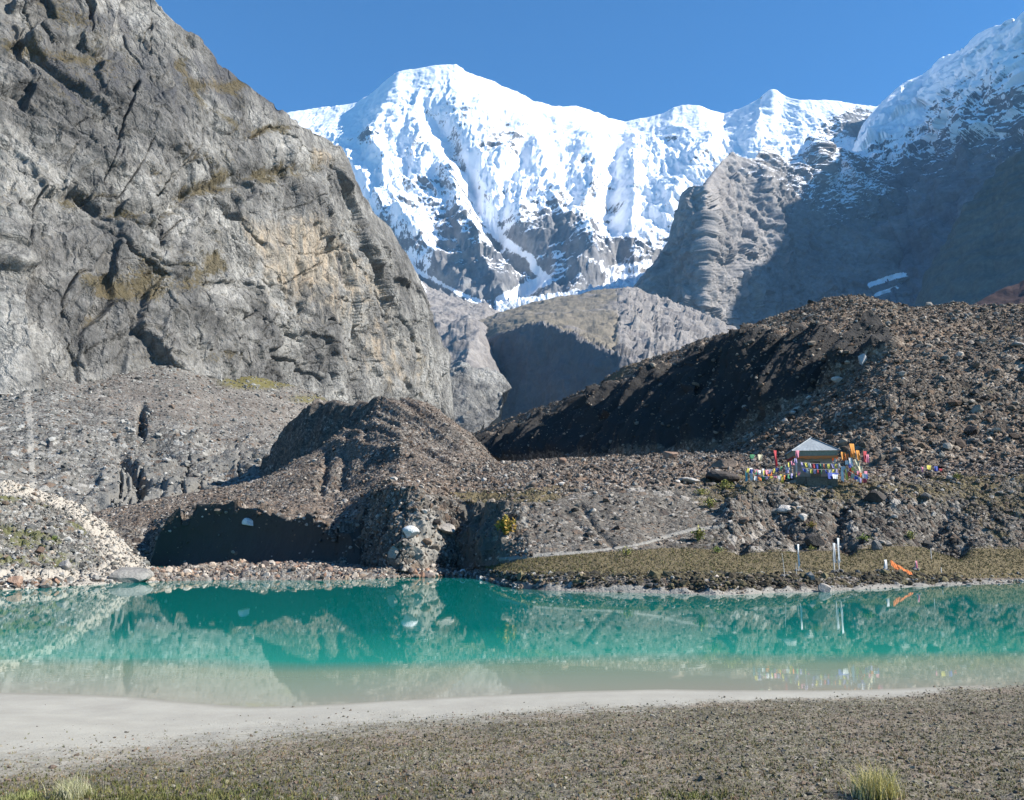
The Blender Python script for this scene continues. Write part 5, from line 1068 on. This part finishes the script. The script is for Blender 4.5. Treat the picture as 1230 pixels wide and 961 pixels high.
for a, b in (((-e, -e), (e, -e)), ((e, -e), (e, e)), ((e, e), (-e, e)), ((-e, e), (-e, -e))):       # band under the eaves
    (x0, y0), (x1, y1) = a, b; nx, ny = (y1 - y0) / (2 * e), -(x1 - x0) / (2 * e); t_ = .08
    m.hexa([(x0 - nx * t_, y0 - ny * t_, 1.98), (x1 - nx * t_, y1 - ny * t_, 1.98), (x1, y1, 1.98), (x0, y0, 1.98), (x0 - nx * t_ * .2, y0 - ny * t_ * .2, 2.48), (x1 - nx * t_ * .2, y1 - ny * t_ * .2, 2.48), (x1 * 1.06, y1 * 1.06, 2.48), (x0 * 1.06, y0 * 1.06, 2.48)])
m.box(-1.84, -1.84, 2.02, 1.84, 1.84, 2.08); m.build('fascia', M['fascia'], S)
m = MB(); R0 = 2.12; zt = 3.86; zb = 2.49                                                              # corrugated pyramid roof
for q in range(4):
    ca, sa = math.cos(q * math.pi / 2), math.sin(q * math.pi / 2); nrib = 22
    rot = lambda x, y, z: (x * ca - y * sa, x * sa + y * ca, z)
    for i in range(nrib):
        u0, u1 = -1 + 2 * i / nrib, -1 + 2 * (i + 1) / nrib; dz = .010 if i % 2 else 0.0
        for v0, v1 in ((0, .5), (.5, 1)):
            f0, f1 = 1 - v0, 1 - v1; zz0 = zb + (zt - zb) * v0; zz1 = zb + (zt - zb) * v1
            def clampu(u, f): return max(-1, min(1, u)) * R0 * f
            m.quad(rot(clampu(u0, f0), -R0 * f0, zz0 + dz * f0), rot(clampu(u1, f0), -R0 * f0, zz0 + (.010 - dz) * f0), rot(clampu(u1, f1), -R0 * f1, zz1 + (.010 - dz) * f1), rot(clampu(u0, f1), -R0 * f1, zz1 + dz * f1))
m.quad((-R0, -R0, zb - .01), (R0, -R0, zb - .01), (R0, R0, zb - .01), (-R0, R0, zb - .01)); rf = m.build('roof', M['roofmetal'], S)
m = MB()
for sx, sy in ((-1, -1), (1, -1), (1, 1), (-1, 1)): m.tube([(sx * R0, sy * R0, zb + .03), (0, 0, zt + .03)], .05, 5)
m.build('ridge_cap', M['roofmetal'], rf)
m = MB(); m.tube([(0, 0, zt), (0, 0, zt + .14), (0, 0, zt + .22)], .05, 6, 0, .01); m.build('finial', M['roofmetal'], rf)
def swag(x0, y0, x1, y1, mat):
    m = MB(); n = 28; prev = None
    for i in range(n):
        a, b = i / n, (i + 1) / n
        f = lambda t: (x0 + (x1 - x0) * t, y0 + (y1 - y0) * t)
        g = lambda t: 1.98 - .12 - .08 * abs(math.sin(t * math.pi * 5)) - .06 * math.sin(math.pi * t)
        (xa, ya), (xb, yb) = f(a), f(b); m.quad((xa, ya, g(a)), (xb, yb, g(b)), (xb, yb, 2.02), (xa, ya, 2.02)); m.quad((xa, ya + .02, g(a)), (xb, yb + .02, g(b)), (xb, yb + .02, 2.02), (xa, ya + .02, 2.02))
    return m.build('valance', mat, S)
swag(-1.98, -1.99, 1.98, -1.99, CM['orange']); swag(-1.99, 1.98, -1.99, -1.98, CM['red']); swag(1.99, -1.98, 1.99, 1.98, CM['orange'])

def flag_string(a, b, n, sag, cols, label, size=(.26, .32), group=None, skip=0):
    """cord between two world points with rectangular flags hanging from it"""
    a = np.array(a, float); b = np.array(b, float); L = np.linalg.norm(b - a); e = empty('prayer_flag_string', a); tag(e, label, 'prayer flags', group)
    P_ = lambda t: (b - a) * t + np.array([0, 0, -sag * 4 * t * (1 - t)])
    m = MB(); m.tube([P_(i / 12) for i in range(13)], .012, 4); m.build('cord', M['cord'], e)
    for i in range(n):
        t = (i + .5) / n; p = P_(t); d = P_(min(1, t + .01)) - p; ang = math.atan2(d[1], d[0])
        fl = cloth(size[0], size[1], i * 7 + int(a[0] * 10), 3, 3, .05, .004).build('flag', CM[cols[i % len(cols)]], e); fl.location = tuple(p - np.array([math.cos(ang), math.sin(ang), 0]) * size[0] / 2); fl.rotation_euler = (random.uniform(-.35, .2), random.uniform(-.12, .12), ang + random.uniform(0, 1.0))
def near(px, py, D): return world(px, py, D)
FD = HC[1] - 2.1
five = ['yellow', 'lilac', 'greywhite', 'red', 'blue', 'green', 'white', 'orange']
flag_string(near(961, 555, FD - .1), near(1011, 556, FD - .1), 11, .10, ['lilac', 'yellow', 'greywhite', 'red', 'blue', 'green', 'orange', 'yellow'], 'row of coloured prayer flags across the front of the shrine wall', (.20, .40))
flag_string(near(963, 562, FD - .25), near(1008, 563, FD - .25), 10, .1, ['blue', 'greywhite', 'yellow', 'lilac', 'red', 'green'], 'lower row of prayer flags hanging in front of the shrine', (.20, .34))
zt_ = lambda px, py: find(px, py, ['terr', 'mor'])
flag_string(near(957, 549, FD), near(896, 562, FD - .5), 14, .55, ['lilac', 'pink', 'yellow', 'white', 'green', 'blue', 'yellow'], 'long prayer flag string from the shrine roof down to the left', (.30, .34))
flag_string(near(962, 566, FD), near(905, 572, FD - .5), 12, .18, ['pink', 'yellow', 'lilac', 'green', 'orange', 'white'], 'low prayer flag string over the rocks left of the shrine', (.30, .34))
flag_string(near(1012, 546, FD), near(1043, 570, FD - .5), 9, .35, ['orange', 'white', 'blue', 'yellow', 'cream', 'pink'], 'prayer flag string from the shrine roof down to the right', (.28, .34))
flag_string(near(1012, 558, FD), near(1040, 575, FD - .8), 8, .25, ['white', 'lilac', 'red', 'cream', 'blue'], 'lower prayer flag string at the right corner of the shrine', (.28, .34))
def rag(px, py, w, h, col, label, D=None, group=None, seed=0, lean=(0, 0), name='cloth_banner', cat='cloth', pole=True):
    """cloth tied to a short stick planted in the rocks; (px,py) is the top of the cloth, sizes in photo pixels"""
    D = D or FD; p = world(px, py, D); k = D / F; e = empty(name, (p[0], p[1], p[2] - h * k), .55); tag(e, label, cat, group)
    if pole: m = MB(); m.tube([(0, .03, -.5), (.02, .03, h * k * .6), (0, .03, h * k * 1.04)], .018, 5, 0, .010); m.build('stick', M['wood'], e)
    c = cloth(w * k, h * k, seed + int(px), 5, 7, .10, .008, .25, 0, lean).build('cloth', CM[col], e); c.location = (-w * k * .5, 0, h * k)
rag(931, 541, 5, 20, 'red', 'tall red cloth on a stick among the rocks left of the shrine', lean=(.1, 0))
rag(902, 562, 6, 15, 'white', 'white cloth hanging at the left end of the prayer flags', lean=(.15, 0))
rag(909, 564, 7, 12, 'pink', 'pale pink cloth draped beside the white one left of the shrine', seed=3, lean=(.2, 0))
rag(897, 566, 4, 12, 'turquoise', 'turquoise strip of cloth at the far left of the prayer flags', seed=5)
rag(924, 566, 8, 11, 'orange', 'orange cloth lying over stones left of the shrine', seed=8, lean=(.2, 0))
rag(917, 563, 5, 12, 'white', 'narrow white cloth between the pink and orange ones', seed=18)
rag(939, 570, 6, 9, 'yellow', 'greenish yellow cloth nearest the left wall of the shrine', seed=9)
rag(946, 559, 5, 9, 'lilac', 'lilac cloth behind the yellow one left of the shrine', seed=19)
rag(958, 541, 6, 9, 'pink', 'pink cloth tied at the left eave of the shrine', seed=2, pole=False)
rag(904, 546, 8, 5, 'green', 'dark green cloth on the rocks above the white one', seed=12)
rag(913, 546, 8, 7, 'cream', 'cream cloth on the rocks beside the dark green one', seed=13)
rag(1012, 560, 5, 18, 'white', 'white cloth hanging down the right corner of the shrine', seed=4)
rag(1013, 543, 9, 9, 'saffron', 'bunched saffron cloth at the right eave of the shrine', seed=5)
rag(1023, 533, 8, 17, 'saffron', 'bright saffron banner standing right of the shrine roof', seed=6, lean=(.12, 0))
rag(1022, 550, 8, 10, 'white', 'white and blue folded cloth below the saffron banner', seed=7)
rag(1022, 558, 5, 9, 'red', 'dark red cloth under the white folded cloth', seed=17)
rag(1017, 545, 7, 12, 'orange', 'orange cloth hanging between the eave and the saffron banner', seed=31, lean=(.2, 0))
rag(1030, 541, 6, 12, 'saffron', 'smaller saffron cloth right behind the bright saffron banner', seed=32, lean=(.15, 0))
rag(1017, 563, 6, 13, 'yellow', 'yellow cloth between the white corner cloth and the rocks', seed=33)
rag(1026, 566, 6, 11, 'orange', 'low orange cloth among the right hand cluster of flags', seed=34, lean=(.2, 0))
rag(1029, 552, 9, 15, 'cream', 'cream cloth draped down the rocks right of the shrine', seed=8, lean=(.35, 0))
rag(1033, 560, 8, 16, 'cream', 'lower cream cloth trailing to the ground', seed=28, lean=(.3, 0))
rag(1040, 566, 6, 11, 'pink', 'pink cloth at the right end of the prayer flags', seed=9)
rag(1039, 542, 6, 13, 'red', 'dark red banner right of the saffron banner', seed=10)
rag(1042, 546, 5, 10, 'pink', 'pinkish red cloth beside the dark red banner', seed=11)
rag(1001, 568, 20, 7, 'blue', 'blue tarpaulin at the foot of the shrine wall', seed=14, D=FD - .5, pole=False)
rag(1003, 570, 10, 5, 'white', 'white cloth folded over the blue tarpaulin', seed=15, D=FD - .62, pole=False)
q_ = zt_(1117, 566); D2 = q_[1] - .2 if q_ is not None else 76
rag(1108, 561, 4, 6, 'pink', 'small pink cloth at the left of the bundle on the rubble', D=D2, seed=1)
rag(1116, 559, 9, 5, 'yellow', 'yellow cloth of the small bundle on the rubble right of the shrine', D=D2, seed=2)
rag(1124, 560, 7, 6, 'blue', 'blue cloth of the small bundle on the rubble right of the shrine', D=D2, seed=3)
rag(1130, 563, 7, 3, 'red', 'red scrap at the right of the bundle on the rubble', D=D2, seed=4)

# ------------------------------------------------------------------ flag poles on the grassy flat
def pole(px, pyb, pyt, label, col=None, cw=4, ch=None, top=True, lean=0, r=.022, cairn=True, seed=0):
    p = find(px, pyb, ['terr']); k = p[1] / F; h = (pyb - pyt) * k; e = empty('flag_pole', p, .7); tag(e, label, 'flag pole')
    m = MB(); m.tube([(0, 0, -.2), (lean * .5 * h, 0, h * .5), (lean * h, 0, h)], r, 6, 0, r * .6); m.build('pole', M['post_white'], e)
    if col:
        ch = ch or (pyb - pyt) * .7; c = cloth(cw * k, ch * k, seed + int(px), 4, 10, .09, .006, .35).build('flag', CM[col], e); c.location = (lean * h + .01, 0, h * .98)
    if cairn:
        for i in range(4):
            rrr = np.random.default_rng(i + int(px)); V = rock_verts(2, rrr, 8, .05) * rrr.uniform(.10, .18); o = make_mesh('cairn_stone', V, ICO[2][1], M['b_grey'], smooth=False, parent=e); a = i * 1.6; o.location = (.16 * math.cos(a), .14 * math.sin(a), .04)
pole(943, 691, 663, 'thin bare pole leaning at the left end of the row on the flat', lean=-.15, r=.016)
pole(957, 690, 675, 'short bare stake below the tall white streamer', r=.018, cairn=False)
pole(960, 684, 652, 'slim pole with a narrow white streamer on the grassy flat', 'white', 3.5, 26, seed=1, lean=-.03)
pole(1003, 686, 651, 'tall pole with long faded white cloth, left one of the close pair', 'greywhite', 5, 22, seed=2, r=.03)
pole(1009, 685, 645, 'tallest pole with long faded pinkish cloth, right one of the close pair', 'white', 4.5, 27, seed=3, lean=-.03, r=.03)
pole(1064, 684, 671, 'short stake with a white cloth right of the tall pair', 'white', 5.5, 12, seed=4, lean=-.1)
pole(1101, 683, 672, 'short stake with pale pink cloth right of the orange cloth', 'pink', 3.5, 9, seed=5)
pole(1119, 670, 657, 'thin white stake at the back of the grassy flat', r=.03, cairn=False)
pole(1131, 686, 680, 'very short white stake near the right end of the row', r=.035, cairn=False)
p = find(1081, 687, ['terr']); k = p[1] / F; e = empty('fallen_flag', p); tag(e, 'bright orange cloth slumped over a leaning stick on the flat', 'flag')
m = MB(); m.tube([(-.95, .05, -.1), (-.45, .05, .55), (-.42, .05, .78)], .025, 5, 0, .015); m.build('stick', M['wood'], e)
m = MB(); n_ = 10
def fo(i, j, o): u = i / n_; v = j / 4; return (-.5 + 1.25 * u + .04 * math.sin(j * 3), .03 * math.sin(i * 2 + j) - .12 * v + o, .72 * (1 - u) ** 1.2 + .10 - v * (.30 + .10 * math.sin(u * 9)) * (1 - .4 * u) + .03 * math.sin(i * 1.7))
for o in (0, .012):
    for i in range(n_):
        for j in range(4): m.quad(fo(i, j, o), fo(i + 1, j, o), fo(i + 1, j + 1, o), fo(i, j + 1, o))
m.build('cloth', CM['orange'], e)
print('objects', round(time.time() - T0, 1), len(scene.objects))
#PART4
# ================================================================== haze, light, sky, camera
HAZE = 1
if HAZE:
    x0, x1, y0, y1, z0, z1 = -9500, 9500, -600, 9800, -4.0, 4200
    m = MB(); m.box(x0, y0, z0, x1, y1, z1); hz = m.build('haze', None)
    hm = bpy.data.materials.new('haze_air'); hm.use_nodes = True; nt = hm.node_tree; nt.nodes.clear()
    o = nt.nodes.new('ShaderNodeOutputMaterial'); v = nt.nodes.new('ShaderNodeVolumePrincipled'); v.inputs['Color'].default_value = (.30, .60, 1, 1); v.inputs['Density'].default_value = 2.8e-5; v.inputs['Anisotropy'].default_value = 0.0
    nt.links.new(v.outputs[0], o.inputs['Volume']); hz.data.materials.append(hm); tag(hz, kind='stuff')
w = bpy.data.worlds.new('World'); scene.world = w; w.use_nodes = True; nt = w.node_tree; bg = nt.nodes['Background']
sky = nt.nodes.new('ShaderNodeTexSky'); sky.sky_type = 'NISHITA'; sky.sun_disc = False; sky.sun_elevation = EL
sky.sun_rotation = math.pi / 2 - AZ; sky.altitude = 4000; sky.air_density = 1.3; sky.dust_density = 0.5; sky.ozone_density = 4.0
mx = nt.nodes.new('ShaderNodeMix'); mx.data_type = 'RGBA'; mx.blend_type = 'MULTIPLY'; mx.inputs[0].default_value = 1; mx.inputs[7].default_value = (.46, 1.10, 1.44, 1)
nt.links.new(sky.outputs[0], mx.inputs[6]); nt.links.new(mx.outputs[2], bg.inputs[0]); bg.inputs[1].default_value = 0.06
sun = bpy.data.lights.new('sun', 'SUN'); sun.energy = 5.0; sun.angle = math.radians(.5); sun.color = (1, .955, .89)
so = bpy.data.objects.new('sun', sun); COL.objects.link(so)
from mathutils import Vector
so.rotation_euler = Vector(LV).to_track_quat('Z', 'Y').to_euler()
cam = bpy.data.cameras.new('camera'); co = bpy.data.objects.new('camera', cam); COL.objects.link(co); co.location = (0, 0, CZ); co.rotation_euler = (math.pi / 2 + TH, 0, 0)
cam.sensor_width = 36; cam.lens = 36 * F / 1230; cam.clip_start = .1; cam.clip_end = 40000; scene.camera = co
vs = scene.view_settings; vs.view_transform = 'Standard'; vs.look = 'None'; vs.gamma = 1; vs.exposure = 1.18; vs.use_curve_mapping = False
cy_ = scene.cycles; cy_.use_denoising = True; cy_.max_bounces = 5; cy_.diffuse_bounces = 3; cy_.glossy_bounces = 3; cy_.volume_bounces = 0; cy_.sample_clamp_indirect = 6; cy_.use_adaptive_sampling = True
try: cy_.denoiser = 'OPENIMAGEDENOISE'
except Exception: pass
print('done', round(time.time() - T0, 1))
